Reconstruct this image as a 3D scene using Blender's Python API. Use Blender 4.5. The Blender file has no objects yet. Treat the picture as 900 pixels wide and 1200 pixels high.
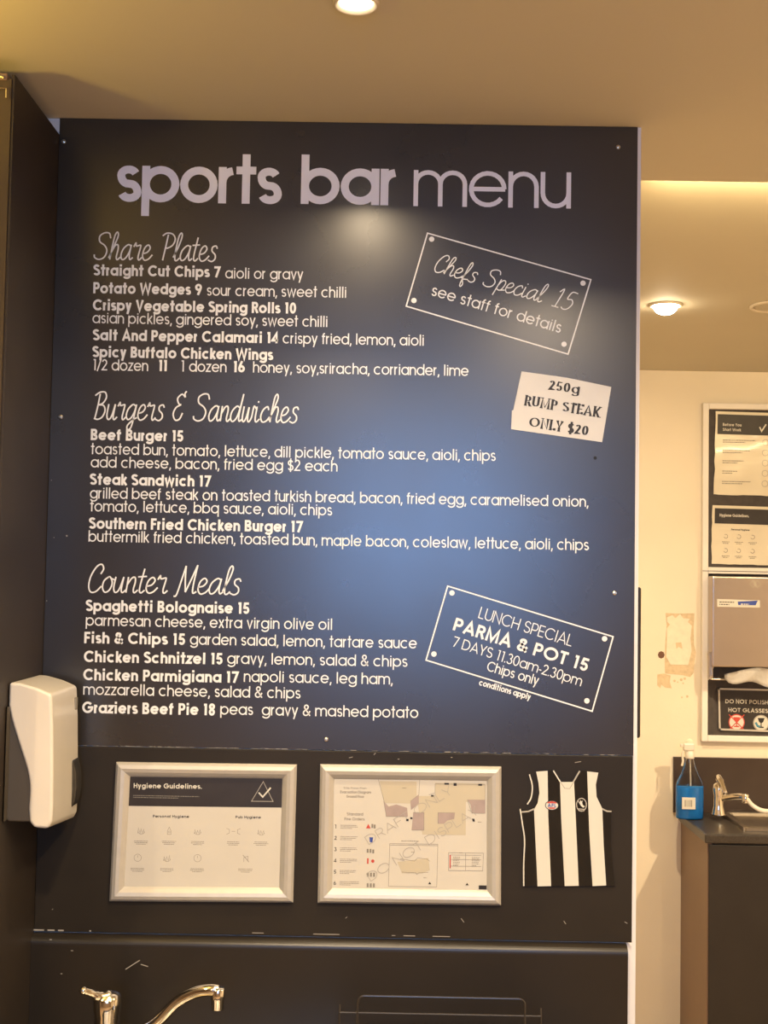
import bpy, bmesh, math, random
from mathutils import Vector, Matrix
random.seed(7)
PI = math.pi
scene = bpy.context.scene
C = scene.collection

# ------------------------------------------------------------------ camera
EYE = Vector((0.0, -2.24, 1.8)); FOC = 1500.0
cam_d = bpy.data.cameras.new('camera'); cam = bpy.data.objects.new('camera', cam_d); C.objects.link(cam)
cam_d.sensor_fit = 'VERTICAL'; cam_d.sensor_height = 24.0; cam_d.lens = 24.0 * FOC / 1200.0
cam_d.clip_start = 0.05
CR = (Matrix.Rotation(math.radians(0.3), 3, 'Z') @ Matrix.Rotation(math.radians(90 + 3.05), 3, 'X') @ Matrix.Rotation(math.radians(1.0), 3, 'Z'))
cam.matrix_world = Matrix.Translation(EYE) @ CR.to_4x4()
scene.camera = cam
def ray(px, py): return CR @ Vector((px - 450, 600 - py, -FOC))
def wy(px, py, y=0.0):            # measured point -> x, z on the plane y
    v = ray(px, py); t = (y - EYE.y) / v.y
    return (v.x * t, EYE.z + v.z * t)

# ------------------------------------------------------------------ world, exposure, daylight
w = bpy.data.worlds.new('world'); scene.world = w; w.use_nodes = True
bg = w.node_tree.nodes['Background']; bg.inputs[0].default_value = (0.30, 0.52, 1.0, 1); bg.inputs[1].default_value = 2.6
vs = scene.view_settings; vs.view_transform = 'Standard'; vs.look = 'None'; vs.gamma = 1.0; vs.use_curve_mapping = False
vs.exposure = 0.0
scene.cycles.max_bounces = 10
WARM = (1.0, 0.775, 0.50); DAY = (0.25, 0.50, 1.0)
def area(name, loc, rot, sx, sy, power, col, spread=PI, shape='RECTANGLE', parent=None):
    l = bpy.data.lights.new(name, 'AREA'); l.shape = shape; l.size = sx
    if shape in ('RECTANGLE', 'ELLIPSE'): l.size_y = sy
    l.energy = power; l.color = col; l.spread = spread
    o = bpy.data.objects.new(name, l); C.objects.link(o); o.location = loc; o.rotation_euler = rot
    if parent: o.parent = parent
    return o
CZ = 2.612                        # ceiling height in front
CZ2 = 2.662                       # raised ceiling behind the step
BACK = 2.88
WIN = (-0.38, 0.72, 1.58, 2.54)   # rear window opening x0, x1, z0, z1
REAR = -4.2
area('window_daylight', ((WIN[0] + WIN[1]) / 2, REAR - 0.02, (WIN[2] + WIN[3]) / 2), (PI / 2, 0, 0), WIN[1] - WIN[0], WIN[3] - WIN[2], 15, DAY, spread=math.radians(110))

# ------------------------------------------------------------------ materials
MATS = {}
def nd(nt, t, **k):
    n = nt.nodes.new(t)
    for a, b in k.items(): setattr(n, a, b)
    return n
def mat(name, col, rough=0.5, metal=0.0, spec=0.5, var=0.0, vscale=8.0, bump=0.0, bscale=60.0, rvar=0.0, emit=None, estr=0.0, trans=0.0, ior=1.45, coat=0.0, col2=None, dist=0.002):
    if name in MATS: return MATS[name]
    m = bpy.data.materials.new(name); m.use_nodes = True; nt = m.node_tree
    b = nt.nodes['Principled BSDF']
    b.inputs['Base Color'].default_value = (*col, 1); b.inputs['Roughness'].default_value = rough
    b.inputs['Metallic'].default_value = metal; b.inputs['Specular IOR Level'].default_value = spec
    b.inputs['Transmission Weight'].default_value = trans; b.inputs['IOR'].default_value = ior
    b.inputs['Coat Weight'].default_value = coat; b.inputs['Coat Roughness'].default_value = 0.06
    if emit: b.inputs['Emission Color'].default_value = (*emit, 1); b.inputs['Emission Strength'].default_value = estr
    tc = nd(nt, 'ShaderNodeTexCoord')
    if var or col2:
        n = nd(nt, 'ShaderNodeTexNoise'); n.inputs['Scale'].default_value = vscale; n.inputs['Detail'].default_value = 6
        nt.links.new(tc.outputs['Object'], n.inputs['Vector'])
        r = nd(nt, 'ShaderNodeValToRGB'); r.color_ramp.elements[0].position = 0.3; r.color_ramp.elements[1].position = 0.7
        c2 = col2 or tuple(min(1, c * (1 + var)) for c in col)
        c1 = col if col2 else tuple(c * (1 - var) for c in col)
        r.color_ramp.elements[0].color = (*c1, 1); r.color_ramp.elements[1].color = (*c2, 1)
        nt.links.new(n.outputs['Fac'], r.inputs['Fac']); nt.links.new(r.outputs['Color'], b.inputs['Base Color'])
    if rvar:
        n2 = nd(nt, 'ShaderNodeTexNoise'); n2.inputs['Scale'].default_value = 5; n2.inputs['Detail'].default_value = 8
        nt.links.new(tc.outputs['Object'], n2.inputs['Vector'])
        mr = nd(nt, 'ShaderNodeMapRange'); mr.inputs['To Min'].default_value = rough - rvar; mr.inputs['To Max'].default_value = rough + rvar
        nt.links.new(n2.outputs['Fac'], mr.inputs['Value']); nt.links.new(mr.outputs['Result'], b.inputs['Roughness'])
    if bump:
        n3 = nd(nt, 'ShaderNodeTexNoise'); n3.inputs['Scale'].default_value = bscale; n3.inputs['Detail'].default_value = 4
        nt.links.new(tc.outputs['Object'], n3.inputs['Vector'])
        bp = nd(nt, 'ShaderNodeBump'); bp.inputs['Strength'].default_value = bump; bp.inputs['Distance'].default_value = dist
        nt.links.new(n3.outputs['Fac'], bp.inputs['Height']); nt.links.new(bp.outputs['Normal'], b.inputs['Normal'])
    MATS[name] = m; return m
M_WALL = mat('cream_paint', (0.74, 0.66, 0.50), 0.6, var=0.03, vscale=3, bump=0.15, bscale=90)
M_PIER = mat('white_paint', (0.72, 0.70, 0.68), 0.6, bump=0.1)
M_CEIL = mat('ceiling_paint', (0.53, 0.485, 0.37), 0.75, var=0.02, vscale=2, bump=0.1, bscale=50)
M_DARKW = mat('brown_paint', (0.26, 0.19, 0.13), 0.7, var=0.05)
M_FLOOR = mat('floor_vinyl', (0.38, 0.27, 0.17), 0.4, var=0.25, vscale=5)
M_BOARD = mat('black_board', (0.021, 0.016, 0.010), 0.28, spec=1.0, var=0.18, vscale=3.0, rvar=0.04, bump=0.05, bscale=350, dist=0.0004)
M_LAM = mat('black_laminate', (0.021, 0.016, 0.010), 0.46, spec=0.26, var=0.2, vscale=5, rvar=0.05, bump=0.06, bscale=300, dist=0.0004)
M_SIDE = mat('side_laminate', (0.030, 0.022, 0.016), 0.5, spec=0.35, var=0.2, vscale=4)
M_BROWNFACE = mat('brown_face', (0.055, 0.036, 0.016), 0.6, var=0.15, vscale=4)
M_VINYL = mat('vinyl_lettering', (0.74, 0.75, 0.74), 0.45, var=0.02, vscale=30)
M_TITLE = mat('title_vinyl', (0.80, 0.81, 0.88), 0.4, var=0.02, vscale=30)
M_STEEL = mat('brushed_steel', (0.62, 0.56, 0.48), 0.28, metal=1.0, var=0.05, vscale=40)
M_CHROME = mat('chrome', (0.80, 0.76, 0.70), 0.10, metal=1.0, var=0.02)
M_BRASS = mat('screw_metal', (0.66, 0.60, 0.48), 0.3, metal=1.0, var=0.05)
M_DARKHOLE = mat('dark_recess', (0.01, 0.01, 0.01), 0.7, var=0.1)
M_ALU = mat('anodised_frame', (0.50, 0.47, 0.41), 0.45, metal=0.35, var=0.03, vscale=60)
M_PAPER = mat('poster_paper', (0.54, 0.51, 0.435), 0.42, var=0.02, vscale=14, coat=0.15)
M_PAPERW = mat('sticker_paper', (0.60, 0.59, 0.56), 0.5, var=0.03, vscale=25, bump=0.2, bscale=60)
M_PLASTIC = mat('white_plastic', (0.64, 0.59, 0.50), 0.28, var=0.03, vscale=10, coat=0.2)
M_GREYPL = mat('grey_plastic', (0.065, 0.054, 0.040), 0.5, var=0.08)
M_LENS = mat('smoked_window', (0.04, 0.035, 0.028), 0.12, spec=0.7, var=0.3, vscale=60)
M_INK = mat('black_ink', (0.018, 0.015, 0.013), 0.5, var=0.1)
M_INKH = mat('header_black', (0.028, 0.023, 0.020), 0.4, var=0.15, vscale=20)
M_GREYINK = mat('grey_ink', (0.22, 0.20, 0.165), 0.6, var=0.05)
M_LGREY = mat('pale_ink', (0.36, 0.335, 0.285), 0.6, var=0.05)
M_PINK = mat('plan_pink', (0.34, 0.27, 0.245), 0.6, var=0.08, vscale=40)
M_CREAMINK = mat('plan_cream', (0.47, 0.42, 0.31), 0.6, var=0.03)
M_RED = mat('red_ink', (0.50, 0.06, 0.04), 0.5, var=0.1)
M_BLUEINK = mat('blue_ink', (0.04, 0.07, 0.30), 0.5, var=0.1)
M_TEAL = mat('teal_ink', (0.05, 0.22, 0.32), 0.5, var=0.1)
M_BLACKGLOSS = mat('glossy_black', (0.012, 0.011, 0.010), 0.14, spec=0.6, var=0.2, vscale=14)
M_JWHITE = mat('jersey_white', (0.60, 0.58, 0.50), 0.3, var=0.02)
M_FRAMEW = mat('white_frame', (0.74, 0.70, 0.62), 0.45, var=0.03)
M_PIN = mat('charcoal_backing', (0.055, 0.045, 0.038), 0.7, var=0.15, vscale=40, bump=0.2, bscale=200)
M_BROWN = mat('brown_laminate', (0.22, 0.145, 0.095), 0.45, var=0.08, vscale=3)
M_SPLASH = mat('brown_splash', (0.040, 0.026, 0.019), 0.35, var=0.15)
M_TOP = mat('speckled_top', (0.038, 0.032, 0.027), 0.28, var=0.4, vscale=160)
M_CAB = mat('black_cabinet', (0.013, 0.010, 0.008), 0.5, var=0.2)
M_TISSUE = mat('paper_towel', (0.80, 0.76, 0.68), 0.9, var=0.03, bump=0.3, bscale=80)
M_TOWEL = mat('dispenser_steel', (0.48, 0.40, 0.33), 0.30, metal=0.85, var=0.06, vscale=4)
M_GLOW = mat('lamp_glow', (1, 0.9, 0.8), 0.5, emit=(1.0, 0.86, 0.66), estr=28.0, var=0.01)
M_GLOW2 = mat('bulb_glow', (1, 0.9, 0.8), 0.5, emit=(1.0, 0.82, 0.56), estr=75.0, var=0.01)
M_TRIMR = mat('downlight_trim', (0.66, 0.58, 0.44), 0.35, metal=0.3, var=0.03)
M_BLUE = mat('blue_liquid', (0.01, 0.22, 0.68), 0.15, trans=0.15, ior=1.33, var=0.08, vscale=30)
M_CLEAR = mat('clear_plastic', (0.95, 0.95, 0.93), 0.06, trans=1.0, ior=1.3, var=0.01)
M_LAMINATEFILM = mat('laminated_paper', (0.68, 0.62, 0.47), 0.22, var=0.03, vscale=10, coat=0.5, bump=0.25, bscale=9, dist=0.004)
M_SCAR = mat('bare_plaster', (0.58, 0.46, 0.29), 0.8, var=0.12, vscale=60, bump=0.4, bscale=80)
M_SCAR2 = mat('filler', (0.74, 0.66, 0.50), 0.75, var=0.05, vscale=40, bump=0.5, bscale=60)
M_CHIP = mat('pale_chip', (0.34, 0.31, 0.26), 0.6, var=0.1)
M_WIRE = mat('black_wire', (0.035, 0.028, 0.022), 0.3, spec=0.6, var=0.1)
M_WINF = mat('window_frame_paint', (0.6, 0.58, 0.55), 0.5, var=0.02)
M_YELLOW = mat('yellow_strip', (1, 0.8, 0.4), 0.5, emit=(1.0, 0.66, 0.22), estr=6.0, var=0.01)

# ------------------------------------------------------------------ mesh helpers
def link_mesh(name, bm, m, parent=None, smooth=False, at=None):
    me = bpy.data.meshes.new(name); bm.normal_update(); bm.to_mesh(me); bm.free()
    if smooth:
        for p in me.polygons: p.use_smooth = True
    me.materials.append(m)
    o = bpy.data.objects.new(name, me); C.objects.link(o)
    if parent: o.parent = parent; o.matrix_parent_inverse = Matrix.Translation(parent.location).inverted() if parent.type == 'EMPTY' and parent.parent is None else Matrix()
    if parent and parent.type != 'EMPTY': o.matrix_parent_inverse = Matrix()
    return o
def tag(o, label=None, cat=None, group=None, kind=None):
    if label: o['label'] = label
    if cat: o['category'] = cat
    if group: o['group'] = group
    if kind: o['kind'] = kind
    return o
def thing(name, loc, label, cat, group=None, kind=None):
    o = bpy.data.objects.new(name, None); C.objects.link(o); o.location = loc; o.empty_display_size = 0.05
    return tag(o, label, cat, group, kind)
def bx(bm, x0, x1, y0, y1, z0, z1, bev=0.0, seg=2):
    r = bmesh.ops.create_cube(bm, size=1.0)
    for v in r['verts']:
        v.co = Vector((x0 + (v.co.x + .5) * (x1 - x0), y0 + (v.co.y + .5) * (y1 - y0), z0 + (v.co.z + .5) * (z1 - z0)))
    if bev:
        es = list({e for v in r['verts'] for e in v.link_edges})
        bmesh.ops.bevel(bm, geom=es, offset=bev, segments=seg, affect='EDGES', profile=0.5)
def box(name, m, parent, *a, bev=0.0, seg=2, smooth=False):
    bm = bmesh.new(); bx(bm, *a, bev=bev, seg=seg); return link_mesh(name, bm, m, parent, smooth)
def prism(bm, pts, y0, y1):
    """polygon in x,z extruded between y0 (front) and y1 (back)"""
    a = [bm.verts.new((x, y0, z)) for x, z in pts]; b = [bm.verts.new((x, y1, z)) for x, z in pts]
    bm.faces.new(a); bm.faces.new(b[::-1])
    n = len(pts)
    for i in range(n): bm.faces.new((a[i], b[i], b[(i + 1) % n], a[(i + 1) % n]))
    bmesh.ops.recalc_face_normals(bm, faces=bm.faces)
def prism_obj(name, m, parent, pts, y0, y1, bev=0.0):
    bm = bmesh.new(); prism(bm, pts, y0, y1)
    if bev: bmesh.ops.bevel(bm, geom=list(bm.edges), offset=bev, segments=2, affect='EDGES')
    return link_mesh(name, bm, m, parent)
def lathe(bm, prof, origin, axis='z', n=32, sx=1.0, sy=1.0):
    """prof: (r, h) pairs"""
    rings = []
    for r, h in prof:
        ring = []
        for i in range(n):
            a = 2 * PI * i / n; u, v = r * math.cos(a) * sx, r * math.sin(a) * sy
            p = (u, v, h) if axis == 'z' else ((u, -h, v) if axis == 'y' else (h, u, v))
            ring.append(bm.verts.new(Vector(origin) + Vector(p)))
        rings.append(ring)
    for a, b in zip(rings, rings[1:]):
        for i in range(n): bm.faces.new((a[i], a[(i + 1) % n], b[(i + 1) % n], b[i]))
    bm.faces.new(rings[0][::-1]); bm.faces.new(rings[-1])
    bmesh.ops.recalc_face_normals(bm, faces=bm.faces)
def tube(bm, pts, r, n=10, cap=True):
    pts = [Vector(p) for p in pts]; rr = r if isinstance(r, (list, tuple)) else [r] * len(pts)
    rings = []; up = Vector((0, 0, 1))
    t0 = (pts[1] - pts[0]).normalized()
    nrm = t0.orthogonal().normalized()
    for i, p in enumerate(pts):
        t = (pts[min(i + 1, len(pts) - 1)] - pts[max(i - 1, 0)]).normalized()
        nrm = (nrm - t * nrm.dot(t)).normalized(); bn = t.cross(nrm)
        rings.append([bm.verts.new(p + (nrm * math.cos(2 * PI * k / n) + bn * math.sin(2 * PI * k / n)) * rr[i]) for k in range(n)])
    for a, b in zip(rings, rings[1:]):
        for k in range(n): bm.faces.new((a[k], a[(k + 1) % n], b[(k + 1) % n], b[k]))
    if cap: bm.faces.new(rings[0][::-1]); bm.faces.new(rings[-1])
def catmull(pts, k=8):
    if len(pts) < 3: return pts
    P = [Vector(p) for p in pts]; P = [P[0] * 2 - P[1]] + P + [P[-1] * 2 - P[-2]]
    out = []
    for i in range(1, len(P) - 2):
        for j in range(k):
            t = j / k; a, b, c, d = P[i - 1:i + 3]
            out.append(0.5 * ((2 * b) + (c - a) * t + (2 * a - 5 * b + 4 * c - d) * t * t + (3 * b - a - 3 * c + d) * t ** 3))
    out.append(P[-2]); return [tuple(v) for v in out]

# ------------------------------------------------------------------ stroke lettering
def arc(cx, cy, rx, ry, a0, a1, n=None):
    n = n or max(4, int(abs(a1 - a0) / 15))
    return [(cx + rx * math.cos(math.radians(a0 + (a1 - a0) * i / n)), cy + ry * math.sin(math.radians(a0 + (a1 - a0) * i / n))) for i in range(n + 1)]
def geo(ch, w):
    """geometric sans glyph in x-height units; w = stroke width. returns strokes, advance"""
    a = w / 2; H = 1.36; D = -0.38; R = 0.52; r = R - a
    o = lambda cx=R: arc(cx, .5, r, .5 - a, 0, 360, 28)
    st = lambda x, y0, y1: [(x, y0), (x, y1)]
    L = {
     'o': lambda: ([o()], 2 * R),
     'a': lambda: ([o(), st(2 * R - a, 0, 1)], 2 * R),
     'b': lambda: ([o(), st(a, 0, H)], 2 * R),
     'd': lambda: ([o(), st(2 * R - a, 0, H)], 2 * R),
     'p': lambda: ([o(), st(a, D, 1)], 2 * R),
     'q': lambda: ([o(), st(2 * R - a, D, 1)], 2 * R),
     'g': lambda: ([o(), st(2 * R - a, -.02, 1), arc(R, -.0, r, -D - a, 0, -160)], 2 * R),
     'c': lambda: ([arc(R, .5, r, .5 - a, 48, 312)], 1.86 * R),
     'e': lambda: ([arc(R, .5, r, .5 - a, 0, 325), [(a, .5), (2 * R - a * .6, .5)]], 2 * R),
     'n': lambda: ([st(a, 0, 1), arc(.42, .58, .42 - a, .42 - a, 180, 0) + [(.84 - a, 0)]], .84),
     'h': lambda: ([st(a, 0, H), arc(.42, .58, .42 - a, .42 - a, 180, 0) + [(.84 - a, 0)]], .84),
     'm': lambda: ([st(a, 0, 1), arc(.37 + a / 2, .62, .37 - a / 2, .38 - a, 180, 0) + [(.74, 0)], arc(1.11 - a / 2, .62, .37 - a / 2, .38 - a, 180, 0) + [(1.48 - a, 0)]], 1.48),
     'u': lambda: ([st(.84 - a, 0, 1), [(a, 1)] + arc(.42, .42, .42 - a, .42 - a, 180, 360)], .84),
     'r': lambda: ([st(a, 0, 1), arc(.42, .58, .42 - a, .42 - a, 180, 95)], .46),
     's': lambda: ([arc(.33, .735, .24 - a * .3, .265 - a, 20, 180) + arc(.33, .735, .24 - a * .3, .235 , 200, 255)[:] + arc(.37, .265, .25 - a * .3, .235, 75, 0)[:] + arc(.37, .265, .25 - a * .3, .265 - a, -20, -165)], .68),
     't': lambda: ([st(.17 + a, 0, H), [(0, 1 - a * .8), (.34 + w, 1 - a * .8)]], .34 + w),
     'f': lambda: ([[(.12 + a, 0), (.12 + a, 1.1)] + arc(.32 + a, 1.12, .2, H - 1.12 - a, 180, 85), [(0, 1 - a * .8), (.30 + w, 1 - a * .8)]], .32 + w),
     'i': lambda: ([st(a, 0, 1), st(a, 1.14, 1.14 + max(w, .15))], w),
     'j': lambda: ([st(a, D, 1), st(a, 1.14, 1.14 + max(w, .15))], w),
     'l': lambda: ([st(a, 0, H)], w),
     'k': lambda: ([st(a, 0, H), [(.66 - a * .4, 1.0), (w, .44)], [(.24, .56), (.7 - a * .3, 0)]], .7),
     'v': lambda: ([[(a * .9, 1), (.39, a * .4), (.78 - a * .9, 1)]], .78),
     'w': lambda: ([[(a * .9, 1), (.34, a * .4), (.62, .96), (.9, a * .4), (1.24 - a * .9, 1)]], 1.24),
     'x': lambda: ([[(a, 0), (.72 - a, 1)], [(a, 1), (.72 - a, 0)]], .72),
     'y': lambda: ([[(a * .9, 1), (.40, .02)], [(.78 - a * .9, 1), (.26, D)]], .78),
     'z': lambda: ([[(.04, 1 - a), (.62, 1 - a), (.06, a), (.66, a)]], .68),
     'A': lambda: ([[(a * .8, 0), (.56, H - a * .5), (1.12 - a * .8, 0)], [(.22, .40), (.90, .40)]], 1.12),
     'B': lambda: ([[(a, 0), (a, H)], [(a, H - a), (.5, H - a)] + arc(.5, H * .75 - a * .2, .30 - a, H * .25 - a * .8, 90, -90) + [(a, H * .5)], [(.5, H * .5)] + arc(.5, H * .25 + a * .2, .36 - a, H * .25 - a * .8, 90, -90) + [(a, a)]], .88),
     'C': lambda: ([arc(.68, H / 2, .68 - a, H / 2 - a, 42, 318)], 1.24),
     'D': lambda: ([[(a, 0), (a, H)], [(a, H - a), (.45, H - a)] + arc(.45, H / 2, .62 - a, H / 2 - a, 90, -90) + [(a, a)]], 1.08),
     'E': lambda: ([[(a, 0), (a, H)], [(a, H - a), (.72, H - a)], [(a, H / 2), (.68, H / 2)], [(a, a), (.72, a)]], .74),
     'F': lambda: ([[(a, 0), (a, H)], [(a, H - a), (.70, H - a)], [(a, H / 2), (.64, H / 2)]], .70),
     'G': lambda: ([arc(.68, H / 2, .68 - a, H / 2 - a, 42, 360) + [(.70, H / 2)]], 1.36),
     'H': lambda: ([st(a, 0, H), st(.96 - a, 0, H), [(a, H / 2), (.96 - a, H / 2)]], .96),
     'I': lambda: ([st(a, 0, H)], w),
     'K': lambda: ([st(a, 0, H), [(.84, H), (w, H * .45)], [(.3, H * .6), (.9 - a, 0)]], .9),
     'L': lambda: ([st(a, 0, H), [(a, a), (.66, a)]], .66),
     'M': lambda: ([[(a, 0), (a * 1.2, H - a * .3), (.62, a), (1.24 - a * 1.2, H - a * .3), (1.24 - a, 0)]], 1.24),
     'N': lambda: ([[(a, 0), (a, H - a * .5), (1.0 - a, a * .5), (1.0 - a, H)]], 1.0),
     'O': lambda: ([arc(.70, H / 2, .70 - a, H / 2 - a, 0, 360, 32)], 1.40),
     'P': lambda: ([[(a, 0), (a, H)], [(a, H - a), (.48, H - a)] + arc(.48, H * .68, .36 - a, H * .32 - a, 90, -90) + [(a, H * .36 + a)]], .84),
     'R': lambda: ([[(a, 0), (a, H)], [(a, H - a), (.46, H - a)] + arc(.46, H * .70, .36 - a, H * .30 - a, 90, -90) + [(a, H * .40 + a)], [(.48, H * .42), (.82 - a * .4, 0)]], .84),
     'S': lambda: ([arc(.40, H * .74, .34 - a * .4, H * .26 - a, 20, 250) + arc(.44, H * .25, .36 - a * .4, H * .25 , 72, 0) + arc(.44, H * .25, .36 - a * .4, H * .25 - a, -15, -165)], .84),
     'T': lambda: ([[(.39, 0), (.39, H)], [(0, H - a), (.78, H - a)]], .78),
     'U': lambda: ([[(a, H)] + arc(.48, .46, .48 - a, .46 - a, 180, 360) + [(.96 - a, H)]], .96),
     'V': lambda: ([[(a * .8, H), (.5, a * .4), (1.0 - a * .8, H)]], 1.0),
     'W': lambda: ([[(a * .8, H), (.40, a * .4), (.76, H - a), (1.12, a * .4), (1.52 - a * .8, H)]], 1.52),
     'Y': lambda: ([[(a * .8, H), (.46, .56), (.92 - a * .8, H)], st(.46, 0, .56)], .92),
     '0': lambda: ([arc(.42, H / 2, .42 - a, H / 2 - a, 0, 360, 28)], .84),
     '1': lambda: ([[(.06, H - a), (.30, H - a), (.30, 0)]], .42 + a),
     '2': lambda: ([arc(.38, H * .70, .36 - a, H * .30 - a, 165, -25) + [(a, a), (.78, a)]], .78),
     '3': lambda: ([arc(.36, H * .74, .30 - a * .6, H * .26 - a, 160, -80), arc(.38, H * .27, .36 - a * .6, H * .27 - a * .6, 85, -160)], .76),
     '4': lambda: ([[(.60, 0), (.60, H - a), (.04, .34), (.80, .34)]], .80),
     '5': lambda: ([[(.70, H - a), (.22, H - a), (.14, .72)] + arc(.38, .44, .38 - a, .44 - a, 125, -160)], .76),
     '6': lambda: ([[(.52, H), (.10 + a, .78), (a, .46)], arc(.45, .43, .45 - a, .43 - a, 0, 360, 26)], .90),
     '7': lambda: ([[(0, H - a), (.70, H - a), (.26, 0)]], .74),
     '8': lambda: ([arc(.39, H * .75, .30 - a * .5, H * .25 - a * .7, 0, 360, 20), arc(.39, H * .27, .38 - a, H * .27 - a * .7, 0, 360, 22)], .78),
     '9': lambda: ([[(.38, 0), (.80 - a, H - .78), (.90 - a, H - .46)], arc(.45, H - .43, .45 - a, .43 - a, 0, 360, 26)], .90),
     '&': lambda: ([[(.92, .02), (.30, .86)] + arc(.44, 1.06, .23, .30 - a, 200, -20) + [(.60, .88), (.26, .64)] + arc(.38, .36, .34 - a * .5, .36 - a, 130, 290) + [(.72, .22), (.90, .60)]], .96),
     '$': lambda: ([arc(.36, .95, .30 - a * .4, .27, 20, 250) + arc(.40, .38, .32 - a * .4, .28, 72, -165), st(.38, -.14, 1.5)], .76),
     ',': lambda: ([[(.16, .16), (.05, -.22)]], .2),
     '.': lambda: ([st(a * 1.1, 0, max(w, .16))], w * 1.2),
     '-': lambda: ([[(0, .46), (.34, .46)]], .34),
     '/': lambda: ([[(0, -.1), (.5, H)]], .5),
    }
    if ch == ' ': return [], .50
    f = L.get(ch)
    return f() if f else ([[(0, .1), (0, .9)]], .3)
S_ = {
 'a': ([[(.58, .92), (.40, 1.0), (.14, .72), (.05, .3), (.16, .02), (.36, .12), (.54, .55), (.60, 1.0)], [(.60, 1.0), (.56, .35), (.64, .03), (.80, .16)]], .76),
 'c': ([[(.50, .78), (.40, 1.0), (.16, .80), (.05, .38), (.18, .02), (.42, .06), (.62, .34)]], .60),
 'd': ([[(.56, .90), (.36, 1.0), (.10, .66), (.06, .22), (.22, .0), (.44, .26), (.58, .9), (.68, 1.8)], [(.68, 1.8), (.57, .5), (.62, .04), (.80, .16)]], .76),
 'e': ([[(.04, .42), (.32, .52), (.46, .80), (.32, 1.0), (.12, .78), (.06, .30), (.22, .0), (.46, .08), (.66, .36)]], .60),
 'h': ([[(.0, .1), (.22, .9), (.38, 1.55), (.30, 1.82), (.18, 1.6), (.12, .9), (.08, 0)], [(.10, .45), (.28, .92), (.44, .98), (.50, .7), (.46, .2), (.54, .0), (.72, .18)]], .68),
 'l': ([[(.0, .2), (.24, .95), (.36, 1.6), (.28, 1.82), (.16, 1.55), (.10, .7), (.12, .1), (.24, .0), (.40, .18)]], .38),
 'r': ([[(.0, .86), (.10, 1.12), (.16, .92), (.40, .98), (.42, .8), (.36, .2), (.44, .0), (.60, .18)]], .56),
 'n': ([[(.06, 1.0), (.06, 0)], [(.06, .5), (.24, .92), (.40, .98), (.46, .7), (.42, .2), (.50, .0), (.66, .18)]], .62),
 'u': ([[(.06, 1.0), (.04, .3), (.16, .0), (.34, .2), (.48, 1.0)], [(.48, 1.0), (.45, .2), (.54, .0), (.70, .18)]], .66),
 'w': ([[(.06, 1.0), (.04, .25), (.14, .0), (.28, .25), (.38, .95)], [(.38, .95), (.38, .2), (.48, .0), (.62, .3), (.68, 1.0), (.84, .86)]], .80),
 'i': ([[(.08, 1.0), (.06, .2), (.16, .0), (.34, .2)], [(.12, 1.25), (.13, 1.36)]], .34),
 't': ([[(.22, 1.55), (.12, .3), (.22, .0), (.40, .18)], [(-.06, 1.02), (.40, 1.06)]], .40),
 's': ([[(.50, .82), (.40, 1.0), (.20, .92), (.20, .66), (.42, .42), (.44, .14), (.26, -.02), (.02, .08)]], .56),
 'g': ([[(.56, .90), (.38, 1.0), (.12, .70), (.05, .28), (.18, .02), (.38, .14), (.54, .55), (.60, 1.0)], [(.60, 1.0), (.52, -.1), (.42, -.56), (.24, -.62), (.22, -.36), (.50, -.02), (.74, .16)]], .72),
 'p': ([[(.14, 1.05), (.08, .2), (.02, -.6)], [(.08, .4), (.24, .9), (.42, 1.0), (.52, .7), (.42, .12), (.24, .0), (.10, .1)], [(.30, .0), (.66, .16)]], .62),
 'f': ([[(.0, .1), (.22, .8), (.34, 1.5), (.26, 1.78), (.16, 1.5), (.10, .2), (.10, -.5), (.20, -.68), (.26, -.4), (.14, .02), (.46, .14)]], .44),
 'o': ([[(.30, 1.0), (.08, .74), (.05, .3), (.22, .0), (.44, .16), (.52, .6), (.38, .96), (.26, 1.0)], [(.42, .9), (.62, .80)]], .60),
 'S': ([[(.86, 1.40), (.74, 1.72), (.46, 1.76), (.18, 1.55), (.22, 1.18), (.56, .92), (.74, .58), (.64, .16), (.34, .0), (.06, .12), (.0, .32)]], .92),
 'P': ([[(.34, 1.70), (.28, .8), (.22, .0)], [(.0, 1.62), (.24, 1.80), (.60, 1.74), (.80, 1.42), (.70, 1.02), (.42, .82), (.28, .84)]], .84),
 'B': ([[(.28, 1.66), (.24, .8), (.16, .0)], [(-.02, 1.54), (.26, 1.76), (.58, 1.76), (.70, 1.42), (.54, 1.06), (.28, .94)], [(.28, .94), (.60, .90), (.74, .56), (.62, .16), (.36, .0), (.10, .06)]], .86),
 'C': ([[(.60, 1.16), (.70, 1.50), (.56, 1.78), (.32, 1.62), (.10, 1.0), (.08, .36), (.24, .0), (.50, .04), (.74, .38)]], .76),
 'M': ([[(-.12, -.18), (.02, -.10), (.14, .7), (.28, 1.78)], [(.28, 1.78), (.34, 1.0), (.46, .10)], [(.46, .10), (.66, .9), (.88, 1.84)], [(.88, 1.84), (.82, .6), (.86, .05), (1.04, .14)]], 1.04),
 '&': ([[(.66, 1.52), (.42, 1.72), (.18, 1.44), (.30, 1.10), (.46, 1.04)], [(.46, 1.04), (.16, .84), (.04, .42), (.22, .04), (.48, .10), (.62, .50)], [(.66, 1.52), (.60, 1.76), (.68, 1.92)]], .82),
 '1': ([[(.02, 1.45), (.22, 1.75), (.14, .0)], [(-.06, .0), (.36, .0)]], .48),
 '5': ([[(.58, 1.75), (.24, 1.72), (.14, 1.02), (.40, 1.04), (.54, .66), (.40, .12), (.16, -.02), (.0, .14)]], .62),
 "'": ([[(.1, 1.8), (.04, 1.5)]], .16),
}
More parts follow.
